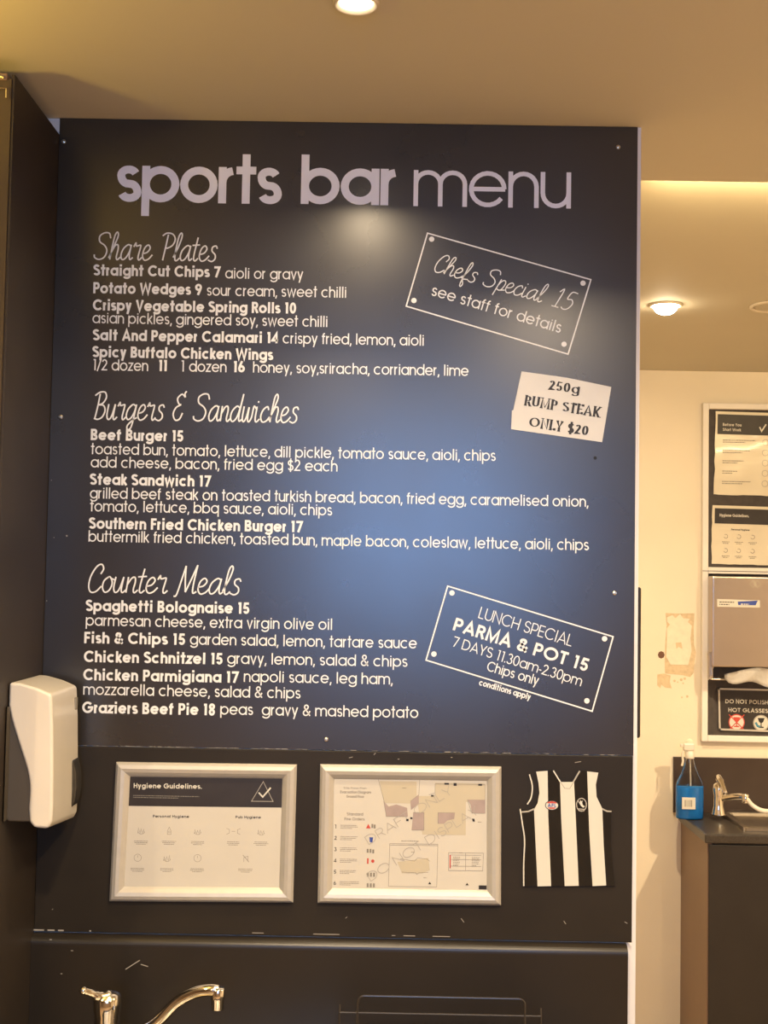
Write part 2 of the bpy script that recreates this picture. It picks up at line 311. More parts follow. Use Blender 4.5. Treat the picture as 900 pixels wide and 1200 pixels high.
def script(ch, w):
    if ch == ' ': return [], .52
    s, adv = S_[ch]
    return [[(x + .12 * y, y) for x, y in (catmull([(p[0], p[1], 0) for p in st], 6) if len(st) > 2 else [(p[0], p[1], 0) for p in st]) for x, y in [(x, y)]] if False else [(p[0] + .12 * p[1], p[1]) for p in (catmull([(q[0], q[1], 0) for q in st], 6) if len(st) > 2 else st)] for st in s], adv
def serif(ch, w):
    """fat-face letters: heavy uprights, hairline bars and feet (x-height units of caps 1.36)"""
    s, adv = geo(ch, w)
    H = 1.36; f = []
    def foot(x, y, l=.2): f.append([(x - l, y + (.03 if y < .5 else -.03)), (x + l, y + (.03 if y < .5 else -.03))])
    a = w / 2
    feet = {'R': [(a, 0), (a, H), (.78, 0)], 'U': [(a, H), (.96 - a, H)], 'M': [(a, 0), (a, H), (1.24 - a, H), (1.24 - a, 0)], 'P': [(a, 0), (a, H)],
            'T': [(.39, 0)], 'E': [(a, 0), (a, H)], 'A': [(a, 0), (1.12 - a, 0)], 'K': [(a, 0), (a, H), (.84, H), (.86, 0)], 'N': [(a, 0), (a, H), (1 - a, H)],
            'L': [(a, 0), (a, H)], 'Y': [(.46, 0), (a, H), (.9 - a, H)]}
    for p in feet.get(ch, []): foot(*p)
    if ch in 'EFT': f += [[(.74 - .02, H - .02), (.74 - .02, H - .3)]]
    if ch in 'EL': f += [[(.68, .02), (.68, .32)]]
    return s + f, adv + .06
def ribbon(bm, pts, hw, y, contrast=None):
    """flat stroke in the x,z plane; hw half width"""
    P = [Vector((p[0], p[1])) for p in pts]
    q = [P[0]]
    for p in P[1:]:
        if (p - q[-1]).length > 1e-6: q.append(p)
    P = q
    if len(P) < 2: return
    closed = len(P) > 3 and (P[0] - P[-1]).length < 1e-5
    if closed: P = P[:-1]
    n = len(P); L = []; Rr = []
    for i in range(n):
        if closed: d0 = (P[i] - P[i - 1]).normalized(); d1 = (P[(i + 1) % n] - P[i]).normalized()
        else:
            d0 = (P[i] - P[i - 1]).normalized() if i else (P[1] - P[0]).normalized()
            d1 = (P[i + 1] - P[i]).normalized() if i < n - 1 else d0
        t = (d0 + d1)
        t = t.normalized() if t.length > 1e-3 else d1
        nr = Vector((-t.y, t.x)); k = 1.0 / max(0.42, nr.dot(Vector((-d1.y, d1.x))))
        h = hw
        if contrast: h = hw * (contrast + (1 - contrast) * abs(t.y) ** 1.5)
        L.append(bm.verts.new((P[i].x + nr.x * h * k, y, P[i].y + nr.y * h * k)))
        Rr.append(bm.verts.new((P[i].x - nr.x * h * k, y, P[i].y - nr.y * h * k)))
    for i in range(n if closed else n - 1):
        j = (i + 1) % n
        bm.faces.new((L[i], Rr[i], Rr[j], L[j]))
def lettering(parent, text, x, z, width, xh, w, m, y, style='geo', rot=0.0, name='lettering', gap=None, contrast=None, bold_gap=None):
    """flat cut letters on the plane y; x,z = left end of the baseline; width fitted"""
    fn = {'geo': geo, 'script': script, 'serif': serif}[style]
    g = gap if gap is not None else (0.0 if style == 'script' else .12)
    items = []; cur = 0.0
    round_ = set('oceacdgqbpO')
    for ch in text:
        s, adv = fn(ch, w); sb = .06 if style == 'geo' and ch in 'ilI' else 0.0
        items.append((cur + sb, s)); cur += adv + 2 * sb + (g if ch != ' ' else 0)
    total = cur - g
    if style == 'script': total = cur
    k = (width / xh) / total
    bm = bmesh.new(); c, s_ = math.cos(rot), math.sin(rot); n = 0
    for off, strokes in items:
        for st in strokes:
            pts = [((off + px) * k * xh, py * xh) for px, py in st]
            pts = [(x + u * c - v * s_, z + u * s_ + v * c) for u, v in pts]
            ribbon(bm, pts, w * xh / 2, y - 0.000004 * (n % 7), contrast); n += 1
    return link_mesh(name, bm, m, parent)
def strokes_obj(parent, name, m, lines, hw, y):
    bm = bmesh.new()
    for i, l in enumerate(lines): ribbon(bm, l, hw, y - .000004 * (i % 5))
    return link_mesh(name, bm, m, parent)
def flat(parent, name, m, polys, y, th=0.0003):
    for i, pts in enumerate(polys):
        bm = bmesh.new(); bm.faces.new([bm.verts.new((px, y - i * .00003, pz)) for px, pz in pts])
        o = link_mesh(name, bm, m, parent)
    return o
def rect(x0, x1, z0, z1): return [(x0, z0), (x1, z0), (x1, z1), (x0, z1)]
def disc(cx, cz, r, n=20, ry=None): return [(cx + r * math.cos(2 * PI * i / n), cz + (ry or r) * math.sin(2 * PI * i / n)) for i in range(n)]

# ------------------------------------------------------------------ the setting
def struct(name, m, *boxes, bev=0.0):
    bm = bmesh.new()
    for b in boxes: bx(bm, *b, bev=bev)
    o = link_mesh(name, bm, m); o['kind'] = 'structure'; return o
XL, XR = -3.0, 2.9
PX = 0.434                         # right end of the pier wall
struct('floor', M_FLOOR, (XL - .1, XR + .1, REAR - .12, BACK + .1, -0.1, 0))
# front ceiling with rounded lip, then the slightly higher ceiling behind
bm = bmesh.new(); LIP = 0.31
prof = [(REAR - .12, CZ + .2), (REAR - .12, CZ), (LIP - .012, CZ), (LIP - .004, CZ + .003), (LIP, CZ + .012), (LIP, CZ2), (BACK + .1, CZ2), (BACK + .1, CZ + .2)]
a = [bm.verts.new((XL - .1, yy, zz)) for yy, zz in prof]; b = [bm.verts.new((XR + .1, yy, zz)) for yy, zz in prof]
bm.faces.new(a); bm.faces.new(b[::-1])
for i in range(len(prof)): bm.faces.new((a[i], b[i], b[(i + 1) % len(prof)], a[(i + 1) % len(prof)]))
bmesh.ops.recalc_face_normals(bm, faces=bm.faces)
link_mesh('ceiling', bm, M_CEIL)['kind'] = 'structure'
struct('wall_front', M_PIER, (XL, PX, 0.0, 0.30, 0, CZ))
struct('wall_back', M_WALL, (PX - 1.6, XR, BACK, BACK + .1, 0, CZ2))
struct('wall_left', M_DARKW, (XL - .1, XL, REAR, 0.0, 0, CZ))
struct('wall_right', M_WALL, (XR, XR + .1, REAR, BACK + .1, 0, CZ2))
struct('wall_recess', M_WALL, (PX - 1.7, PX - 1.6, .30, BACK, 0, CZ2))
struct('wall_rear', M_DARKW, (XL, WIN[0], REAR - .1, REAR, 0, CZ), (WIN[1], XR, REAR - .1, REAR, 0, CZ),
       (WIN[0], WIN[1], REAR - .1, REAR, 0, WIN[2]), (WIN[0], WIN[1], REAR - .1, REAR, WIN[3], CZ))
f = .04
struct('window_1', M_WINF, (WIN[0], WIN[1], REAR - .07, REAR - .03, WIN[2], WIN[2] + f), (WIN[0], WIN[1], REAR - .07, REAR - .03, WIN[3] - f, WIN[3]),
       (WIN[0], WIN[0] + f, REAR - .07, REAR - .03, WIN[2] + f, WIN[3] - f), (WIN[1] - f, WIN[1], REAR - .07, REAR - .03, WIN[2] + f, WIN[3] - f))

# end panel at the left: black laminate side, brown front face
t = thing('end_panel', (-0.80, -0.15, 0), 'tall black laminate end panel at the far left, its narrow front edge brown', 'panel')
box('core', M_BROWNFACE, t, -1.0, -0.606, -0.274, -0.001, 0.0, 2.575)
box('side_sheet', M_SIDE, t, -0.606, -0.6015, -0.272, -0.001, 0.0, 2.583, bev=.0008)
box('top_cap', M_BROWN, t, -1.0, -0.612, -0.278, -0.257, 2.572, 2.583, bev=.002)
bm = bmesh.new(); tube(bm, [(-.625, -.280, 2.557), (-.612, -.280, 2.557), (-.612, -.280, 2.542)], .0016, 8)
link_mesh('corner_clip', bm, M_CHROME, t)
bm = bmesh.new(); tube(bm, [(-.640, -.279, 2.578), (-.628, -.280, 2.578), (-.616, -.280, 2.574)], .0022, 8)
link_mesh('hinge_pin', bm, M_CHROME, t)

# ------------------------------------------------------------------ menu board
BX0, BX1, BZ0, BZ1 = -0.6012, 0.4272, 1.5045, 2.6115
t = thing('menu_board', (-0.08, 0, BZ0), 'large black wall menu headed sports bar menu with white lettering', 'menu board')
MB = t
bm = bmesh.new(); bx(bm, BX0, BX1, -.004, -.0002, BZ0, BZ1, bev=.0006, seg=1); link_mesh('sheet', bm, M_BOARD, t)
YT = -.0044
def baseline(px, py): return wy(px, py, 0)
def line(px0, py0, px1, text, xh=.0146, w=.135, m=None, style='geo', py1=None, cont=None, gap=None, parent=None):
    x0, z0 = wy(px0, py0); x1, _ = wy(px1, py0 + (px1 - px0) * .0165)
    o = lettering(parent or MB, text, x0, z0, x1 - x0, xh, w, m or M_VINYL, YT, style, gap=gap)
    if xh > .02: o['label'] = ('grey cut title lettering reading ' if xh > .05 else 'white handwritten heading reading ') + text
B = .27; TN = .150
line(136.7, 237.2, 329.5, 'sports', .0655, .215, M_TITLE, gap=.03)
line(352.5, 239.8, 465.5, 'bar', .0655, .215, M_TITLE, gap=.03)
line(484.3, 242.3, 668.5, 'menu', .0650, .125, M_TITLE, gap=.05)
ROWS = [
 (110.2, 323.4, 257.7, 'Straight Cut Chips 7', B), (264.3, 326.9, 355.2, 'aioli or gravy', TN),
 (110, 344.3, 236.7, 'Potato Wedges 9', B), (242.6, 347, 406, 'sour cream, sweet chilli', TN),
 (109.5, 364.3, 347, 'Crispy Vegetable Spring Rolls 10', B),
 (109, 379.3, 384, 'asian pickles, gingered soy, sweet chilli', TN),
 (109.5, 399.3, 326, 'Salt And Pepper Calamari 14', B), (331.5, 403, 496.8, 'crispy fried, lemon, aioli', TN),
 (109, 419, 320, 'Spicy Buffalo Chicken Wings', B),
 (109.5, 434.3, 174, '1/2 dozen', TN), (186.4, 435.3, 196.6, '11', B), (212.5, 435.8, 265.6, '1 dozen', TN), (273.8, 436.6, 287, '16', B),
 (296.8, 437, 548.8, 'honey, soy,sriracha, corriander, lime', TN),
 (107, 516.0, 215, 'Beef Burger 15', B), (107, 532.5, 580.6, 'toasted bun, tomato, lettuce, dill pickle, tomato sauce, aioli, chips', TN),
 (107, 548.0, 395.5, 'add cheese, bacon, fried egg $2 each', TN),
 (106, 568.2, 246.6, 'Steak Sandwich 17', B), (106, 584.2, 688.8, 'grilled beef steak on toasted turkish bread, bacon, fried egg, caramelised onion,', TN),
 (106, 599.4, 389.3, 'tomato, lettuce, bbq sauce, aioli, chips', TN),
 (105, 619.6, 354, 'Southern Fried Chicken Burger 17', B), (104.4, 634.8, 689.6, 'buttermilk fried chicken, toasted bun, maple bacon, coleslaw, lettuce, aioli, chips', TN),
 (101.2, 716, 292.3, 'Spaghetti Bolognaise 15', B), (101.2, 733.0, 389.6, 'parmesan cheese, extra virgin olive oil', TN),
 (99.3, 753.6, 217.2, 'Fish & Chips 15', B), (223, 755.2, 488.3, 'garden salad, lemon, tartare sauce', TN),
 (98.9, 775.6, 261, 'Chicken Schnitzel 15', B), (266.6, 777.6, 477.4, 'gravy, lemon, salad & chips', TN),
 (98.2, 796.8, 279, 'Chicken Parmigiana 17', B), (286, 798.8, 459.9, 'napoli sauce, leg ham,', TN),
 (98.2, 813.8, 352.3, 'mozzarella cheese, salad & chips', TN),
 (97, 835.2, 252.2, 'Graziers Beef Pie 18', B), (258.5, 837, 490, 'peas  gravy & mashed potato', TN)]
for (a_, b_, c_, s, w_) in ROWS: line(a_, b_, c_, s, .0146, w_)
SW = .095
line(110.2, 304.6, 254, 'Share Plates', .0272, SW, style='script')
line(108.5, 491.6, 349, 'Burgers & Sandwiches', .0272, SW, style='script')
line(101.7, 693.6, 281.5, 'Counter Meals', .0272, SW, style='script')
# the two outlined specials drawn on the board
def special(corners, dots):
    P = [wy(*c) for c in corners]
    ob = strokes_obj(MB, 'box_outline', M_VINYL, [P + [P[0]]], .0012, YT)
    for d in dots: flat(ob, 'rivet_dot', M_VINYL, [disc(*wy(*d), .0047)], YT)
    return ob
S1 = special([(500.9, 274), (692, 328.4), (665.3, 415.6), (476, 359.4)], [(505.8, 281), (682.8, 332.5), (660.6, 403.9), (485, 352.8)])
S2 = special([(524.5, 686.8), (718, 746), (693.5, 833.2), (499.2, 773.4)], [(529.5, 694.8), (708, 748.4), (687.3, 821), (508.4, 766.3)])
def slanted(p0, p1, text, xh, w, style='geo', gap=None):
    par = S1 if p0[1] < 500 else S2
    a_, b_ = Vector(wy(*p0)), Vector(wy(*p1)); d = b_ - a_
    lettering(par, text, a_.x, a_.y, d.length, xh, w, M_VINYL, YT, style, math.atan2(d.y, d.x), gap=gap)
slanted((506.5, 318), (633.5, 355), 'Chefs Special', .0190, .10, 'script')
slanted((647, 359), (668, 365), '15', .0190, .10, 'script')
slanted((504.4, 346.5), (655.8, 391), 'see staff for details', .0152, .15)
slanted((559.9, 724), (668.7, 757.5), 'LUNCH SPECIAL', .0150, .11)
slanted((530, 738), (686.8, 787), 'PARMA & POT 15', .0166, .26)
slanted((529.2, 757), (680, 804), '7 DAYS 11.30am-2.30pm', .0133, .13)
slanted((569.5, 785.5), (629.2, 803), 'Chips only', .0128, .15)
slanted((560.7, 802.5), (620.5, 820), 'conditions apply', .0078, .24)
# screws
def screw(px, py, r=.0042):
    x, z = wy(px, py)
    bm = bmesh.new(); lathe(bm, [(r * .9, .004), (r, .005), (r * .8, .0068), (r * .35, .0074)], (x, 0, z), 'y', 16)
    bx(bm, x - r * .8, x + r * .8, -.0082, -.0074, z - r * .12, z + r * .12)
    s = link_mesh('screw', bm, M_BRASS, MB); return s
for p in [(75.5, 167), (724, 173.5), (72, 489), (719.5, 695), (382.5, 866)]: screw(*p)
x, z = wy(697, 537); flat(MB, 'screw_hole', M_DARKHOLE, [disc(x, z, .003, 12)], YT)
for p, r_ in [((79, 628), .0016), ((64, 630), .0009), ((55.5, 704), .0011), ((66, 267), .0009), ((61, 563), .001)]: flat(MB, 'paint_chip', M_CHIP, [disc(*wy(*p), r_, 6)], YT)
# bare chipped lower edge of the board
bm = bmesh.new()
for i in range(150):
    u = random.uniform(-.53, .425)
    if random.random() < .6: bx(bm, u, u + random.uniform(.002, .012), -.0042, -.004, BZ0 - .0002, BZ0 + random.uniform(.0002, .0010))
o = link_mesh('worn_edge', bm, M_CHIP, MB); o['kind'] = 'stuff'
bm = bmesh.new(); bx(bm, BX1, BX1 + .0012, -.004, -.0003, BZ0, BZ1); link_mesh('edge_strip', bm, M_PIER, MB)

# rump steak notice
t = thing('price_notice', (*[wy(657, 510)[0], -.0046], wy(657, 510)[1]), 'small tilted white paper notice reading 250g rump steak only $20', 'notice')
cs = [wy(*c) for c in [(610.9, 435.8), (664, 443.2), (715.7, 454), (705, 518.6), (598.6, 503.4), (599.6, 481.5), (601.2, 481)]]
t = prism_obj('paper', M_PAPERW, t, cs, -.0056, -.0048)
def noticetext(p0, p1, s, xh):
    a_, b_ = Vector(wy(*p0)), Vector(wy(*p1)); d = b_ - a_
    lettering(t, s, a_.x, a_.y, d.length, xh, .31, M_INK, -.0059, 'serif', math.atan2(d.y, d.x), contrast=.30, gap=.10)
noticetext((642, 457.5), (678.6, 463), '250g', .0136)
noticetext((613.8, 475.5), (702.3, 489.8), 'RUMP STEAK', .0136)
noticetext((619, 500.4), (688.5, 511.6), 'ONLY $20', .0136)

# ------------------------------------------------------------------ lower black panel and splashback
t = thing('backing_panel', (-.08, 0, 1.19), 'plain black backing panel under the menu holding two frames and a jersey', 'panel')
PB = t
box('sheet', M_LAM, t, -.6012, .4262, -.0065, -.0002, 1.1865, 1.5035, bev=.0012)
bm = bmesh.new()
for px, py, l, an in [(409, 887.5, .006, .3), (438, 884, .004, 1), (466, 889, .002, 0), (540, 1075, .008, -1.0), (660, 1078, .006, -1.1), (731, 1079, .005, -.6), (405, 1075, .003, 1), (528, 887, .002, 0), (62, 1065, .002, 1), (673, 893, .01, .2), (560, 905, .0, 0)]:
    x, z = wy(px, py); ribbon(bm, [(x, z), (x + l * math.cos(an) + .001, z + l * math.sin(an))], .0005, -.0067)
x, z = wy(38, 1085)
for u0, u1 in [(0, .022), (.028, .04), (.046, .056), (.10, .103)]: ribbon(bm, [(x + u0, z - .005), (x + u1, z - .005)], .0012, -.0067)
ribbon(bm, [(x, z + .004), (x, z - .006)], .001, -.0067)
for u0, u1 in [(.485, .53), (.62, .626), (.64, .66), (.69, .72), (.38, .40)]: ribbon(bm, [(x + u0, z - .003), (x + u1, z - .003)], .0006, -.0067)
o = link_mesh('scratches', bm, M_CHIP, t); o['kind'] = 'stuff'
prism_obj('chipped_corner', M_PIER, t, [wy(735, 1103), wy(739.5, 1104), wy(739, 1108)], -.0072, -.0064)

t = thing('splashback', (-.08, -.01, .9), 'glossy black splashback with rounded top edge behind the sink taps', 'splashback')
bm = bmesh.new()
prof = [(-.0002, .9), (-.022, .9)] + [(-.022 + .016 * (1 - math.cos(a_)), 1.1845 - .016 + .016 * math.sin(a_)) for a_ in [i * PI / 2 / 8 for i in range(9)]] + [(-.0002, 1.1845)]
n = len(prof); a = [bm.verts.new((-.6012, yy, zz)) for yy, zz in prof]; b = [bm.verts.new((.417, yy, zz)) for yy, zz in prof]
bm.faces.new(a); bm.faces.new(b[::-1])
for i in range(n): bm.faces.new((a[i], b[i], b[(i + 1) % n], a[(i + 1) % n]))
bmesh.ops.recalc_face_normals(bm, faces=bm.faces)
SPL = link_mesh('sheet', bm, mat('splash_gloss', (0.018, 0.014, 0.010), 0.30, spec=0.5, var=0.15, vscale=4, rvar=.05), t)
bm = bmesh.new()
for px, py, l, an in [(83, 1114, .003, 0), (71, 1141, .002, 0), (58, 1101, .003, 0), (147, 1136, .028, .6), (165, 1130, .012, -.3), (34, 1098, .004, 1.4)]:
    x, z = wy(px, py, -.022); ribbon(bm, [(x, z), (x + l * math.cos(an) + .001, z + l * math.sin(an))], .0007, -.0222)
o = link_mesh('scratches', bm, M_CHIP, t); o['kind'] = 'stuff'

# ------------------------------------------------------------------ snap frames
def snap_frame(name, px, label, y=-.0067):
    O = [wy(*p) for p in px]; xs = sorted(p[0] for p in O); zs = sorted(p[1] for p in O)
    tl, tr, br, bl = O
    t = thing(name, ((bl[0] + br[0]) / 2, y, (bl[1] + br[1]) / 2), label, 'picture frame', 'silver snap frames on the black panel')
    cx = sum(p[0] for p in O) / 4; cz = sum(p[1] for p in O) / 4
    W = .0245
    def inset(p, d): return (p[0] + (d if p[0] < cx else -d), p[1] + (d if p[1] < cz else -d))
    prof = [(0, .0), (0, .006), (.004, .0105), (.010, .0125), (.016, .011), (.0215, .007), (W, .004), (W, .0)]
    C4 = [tl, tr, br, bl]
    for i in range(4):
        A, Bp = C4[i], C4[(i + 1) % 4]
        bm = bmesh.new(); ra = [bm.verts.new((inset(A, d)[0], y - h, inset(A, d)[1])) for d, h in prof]; rb = [bm.verts.new((inset(Bp, d)[0], y - h, inset(Bp, d)[1])) for d, h in prof]
        for k in range(len(prof)): bm.faces.new((ra[k], rb[k], rb[(k + 1) % len(prof)], ra[(k + 1) % len(prof)]))
        bm.faces.new(ra); bm.faces.new(rb[::-1]); bmesh.ops.recalc_face_normals(bm, faces=bm.faces)
        link_mesh('frame_rail', bm, M_ALU, t)
    I = [inset(p, W - .001) for p in O]
    po = prism_obj('poster', M_PAPER, t, I, y - .0035, y - .0002)
    return po, I, y - .0037
def bil(I, u, v):     # u right 0..1, v down 0..1
    tl, tr, br, bl = I
    a_ = (tl[0] + (tr[0] - tl[0]) * u, tl[1] + (tr[1] - tl[1]) * u); b_ = (bl[0] + (br[0] - bl[0]) * u, bl[1] + (br[1] - bl[1]) * u)
    return (a_[0] + (b_[0] - a_[0]) * v, a_[1] + (b_[1] - a_[1]) * v)
def P2(I, pts): return [bil(I, *p) for p in pts]
def smallprint(bm, cx, cz, w_, n, h, y, align='c', jit=.15):
    for k in range(n):
        ww = w_ * (1 - random.uniform(0, jit) - (.3 if k == n - 1 else 0))
        x0 = cx - ww / 2 if align == 'c' else cx
        u = x0
        while u < x0 + ww:
            l = random.uniform(.6, 2.2) * h
            ribbon(bm, [(u, cz - k * h * 2.0), (min(u + l, x0 + ww), cz - k * h * 2.0)], h * .38, y)
            u += l + h * .5
def cap(parent, I, u, v, u1, s, xh, w, m, y, style='geo'):
    a_ = Vector(bil(I, u, v)); b_ = Vector(bil(I, u1, v)); d = b_ - a_
    lettering(parent, s, a_.x, a_.y, d.length, xh, w, m, y, style, math.atan2(d.y, d.x), name='printed_text')
# Hygiene guidelines
def hygiene_print(t, I, y, fine=True):
    flat(t, 'header_band', M_INKH, [P2(I, [(.004, .006), (.996, .006), (.996, .27), (.004, .27)])], y)
    cap(t, I, .03, .108, .475, 'Hygiene Guidelines.', .0062 if fine else .0075, .26, M_JWHITE, y - .0001)
    bm = bmesh.new(); x, z = bil(I, .03, .175); smallprint(bm, x, z, .115, 2, .0016, y - .0001, 'l', .02); link_mesh('small_print', bm, M_GREYINK, t)['kind'] = 'stuff'
    strokes_obj(t, 'tick_triangle', M_LGREY, [P2(I, [(.80, .215), (.872, .035), (.94, .215), (.80, .215)])], .0005, y - .0001)
    strokes_obj(t, 'tick_mark', M_JWHITE, [P2(I, [(.845, .135), (.872, .175), (.922, .09)])], .0012, y - .0003)
    cap(t, I, .165, .372, .40, 'Personal Hygiene', .0034, .24, M_INK, y)
    cap(t, I, .70, .372, .865, 'Pub Hygiene', .0034, .24, M_INK, y)
    bm = bmesh.new(); bp = bmesh.new()
    spots = [(.095, .50), (.275, .50), (.46, .50), (.69, .50), (.87, .50), (.08, .745), (.27, .745), (.465, .745), (.775, .745)]
    for k, (u, v) in enumerate(spots):
        x, z = bil(I, u, v - .01)
        R_ = .0062
        if k in (7, 5): ribbon(bm, disc(x, z, R_, 20) + [disc(x, z, R_, 20)[0]], .00028, y); ribbon(bm, [(x, z), (x, z + .004)], .0003, y)
        elif k == 3:
            for s in (-1, 1):
                ribbon(bm, [(x + s * .012, z + .005), (x + s * .007, z + .003), (x + s * .007, z - .003), (x + s * .012, z - .005)], .0003, y)
            ribbon(bm, [(x - .003, z), (x + .003, z)], .0003, y)
        elif k == 1: ribbon(bm, [(x, z + R_), (x - .003, z), (x - .003, z - R_), (x + .003, z - R_), (x + .003, z), (x, z + R_)], .0003, y); ribbon(bm, disc(x, z - .002, .0015, 8) + [disc(x, z - .002, .0015, 8)[0]], .0002, y)
        elif k == 8: ribbon(bm, [(x - .005, z + .006), (x + .006, z - .006)], .0004, y); ribbon(bm, [(x - .003, z - .006), (x - .003, z + .002), (x + .004, z + .004), (x + .004, z - .005)], .0003, y)
        else:
            for q in range(3): ribbon(bm, [(x - R_ + q * .004, z - .005), (x - R_ + q * .0045 + .001, z + random.uniform(.001, .005)), (x - R_ + q * .004 + .003, z - .003)], .0003, y)
            ribbon(bm, arc(x, z - .002, .0055, .004, 180, 360, 8), .0003, y)
        smallprint(bp, x, bil(I, u, v + .085)[1], .026 if k != 3 else .024, 3, .0013, y)
    link_mesh('icons', bm, M_GREYINK, t)['kind'] = 'stuff'; link_mesh('small_print', bp, M_GREYINK, t)['kind'] = 'stuff'
t, I, y = snap_frame('poster_frame', [(137.9, 892), (348.5, 894.9), (344, 1055.5), (130, 1053.9)], 'silver framed hygiene guidelines poster with black header, left of the two frames')
hygiene_print(t, I, y)
# Evacuation diagram
t, I, y = snap_frame('poster_frame', [(375.7, 894.6), (586.8, 897.4), (586.3, 1058.9), (372.7, 1055.8)], 'silver framed evacuation plan with numbered fire orders, right of the two frames')
cap(t, I, .065, .095, .215, 'Site Floor Plan', .0024, .2, M_GREYINK, y)
cap(t, I, .045, .135, .245, 'Evacuation Diagram', .0034, .24, M_GREYINK, y)
cap(t, I, .085, .175, .20, 'Ground Floor', .0034, .24, M_GREYINK, y)
cap(t, I, .09, .335, .195, 'Standard', .0036, .22, M_GREYINK, y)
cap(t, I, .075, .38, .205, 'Fire Orders', .0036, .22, M_GREYINK, y)
bm = bmesh.new()
for k in range(6):
    v = .455 + k * .102
    cap(t, I, .012, v, .027, '123456'[k], .0048, .2, M_INK, y)
    x, z = bil(I, .05, v - .03); smallprint(bm, x, z, .030 if k < 5 else .034, 3, .0013, y, 'l')
x, z = bil(I, .78, .70); smallprint(bm, x, z, .012, 6, .0014, y, 'l'); x, z = bil(I, .90, .70); smallprint(bm, x, z, .014, 6, .0014, y, 'l')
x, z = bil(I, .5, .56); smallprint(bm, x, z, .05, 1, .0016, y)
for u, v in [(.52, .66), (.53, .80), (.56, .74), (.60, .99 - .1), (.46, .08), (.83, .66), (.95, .38)]:
    x, z = bil(I, u, v); smallprint(bm, x, z, .010, 1, .0013, y)
link_mesh('small_print', bm, M_GREYINK, t)['kind'] = 'stuff'
flat(t, 'plan_room', M_CREAMINK, [P2(I, q) for q in [
    [(.30, .02), (.54, .02), (.54, .22), (.33, .22)], [(.66, .03), (.985, .03), (.985, .2), (.66, .2)], [(.54, .15), (.86, .15), (.86, .5), (.58, .5)],
    [(.42, .75), (.62, .71), (.63, .82), (.58, .85), (.45, .85)]]], y)
flat(t, 'plan_shaded_room', M_PINK, [P2(I, q) for q in [
    [(.325, .20), (.36, .25), (.41, .23), (.48, .26), (.485, .34), (.345, .34)], [(.50, .20), (.555, .14), (.555, .22), (.505, .28)],
    [(.52, .30), (.59, .30), (.59, .46), (.51, .46)], [(.68, .30), (.79, .30), (.785, .355), (.74, .37), (.72, .40), (.68, .40)], [(.87, .18), (.985, .18), (.985, .30), (.90, .30), (.89, .22)]]], y - .0001)
strokes_obj(t, 'plan_lines', M_GREYINK, [P2(I, q) for q in [
    [(.29, .0), (.33, .2), (.345, .34), (.48, .34)], [(.50, .20), (.555, .14), (.56, 0)], [(.51, .46), (.59, .46), (.59, .30), (.52, .30)], [(.66, .04), (.985, .04), (.985, .30), (.90, .30), (.87, .18), (.985, .18)],
    [(.66, .04), (.66, .12), (.62, .14)], [(.68, .40), (.68, .30), (.79, .30)], [(.37, .585), (.68, .585), (.675, .97), (.365, .97), (.37, .585)], [(.37, .598), (.68, .598)],
    [(.44, .72), (.53, .74), (.55, .71), (.61, .72), (.63, .74)], [(.45, .84), (.54, .845), (.545, .86), (.56, .845), (.62, .84)], [(.75, .66), (.975, .66), (.97, .82), (.75, .82), (.75, .66)], [(.86, .66), (.86, .82)], [(.76, .68), (.96, .68)], [(.76, .72), (.96, .72)], [(.76, .78), (.96, .78)]]], .0003, y - .0002)
flat(t, 'plan_symbol', M_INK, [P2(I, q) for q in [
    [(.72, .03), (.75, .03), (.75, .045), (.72, .045)], [(.78, .03), (.80, .03), (.80, .055), (.78, .055)], [(.94, .035), (.965, .035), (.965, .05), (.94, .05)], [(.635, .14), (.655, .14), (.655, .155), (.635, .155)],
    [(.475, .36), (.49, .36), (.49, .38), (.475, .38)], [(.50, .345), (.515, .345), (.515, .36), (.50, .36)], [(.90, .35), (.915, .35), (.92, .375), (.905, .375)], [(.945, .95), (.995, .95), (.995, .985), (.945, .985)],
    [(.62, .945), (.63, .925), (.64, .945)], [(.86, .95), (.87, .93), (.88, .95)]]], y - .0003)
flat(t, 'red_symbol', M_RED, [P2(I, q) for q in [[(.215, .45), (.23, .41), (.245, .45)], [(.225, .72), (.235, .72), (.235, .77), (.225, .77)], [(.757, .68), (.764, .68), (.764, .80), (.757, .80)]]] + [disc(*bil(I, .262, .745), .0028, 14)], y - .0002)
flat(t, 'blue_symbol', M_BLUEINK, [P2(I, [(.238, .53), (.262, .53), (.258, .575), (.242, .575)])], y - .0002)
flat(t, 'person_symbol', M_GREYINK, [P2(I, [(u, v), (u + .012, v), (u + .012, v + .035), (u, v + .035)]) for u, v in [(.25, .41), (.265, .415), (.222, .635), (.24, .635), (.258, .64), (.225, .85), (.245, .85), (.265, .85), (.225, .945), (.245, .945), (.265, .945)]], y - .0002)
for s, p0, p1 in (('DRAFT ONLY', (.235, .60), (.78, .12)), ('DO NOT DISPLAY', (.25, .93), (.95, .30))):
    a_ = Vector(bil(I, *p0)); b_ = Vector(bil(I, *p1)); d = b_ - a_
    lettering(t, s, a_.x, a_.y, d.length, .0115, .09, M_LGREY, y - .0004, 'geo', math.atan2(d.y, d.x), name='watermark_text')

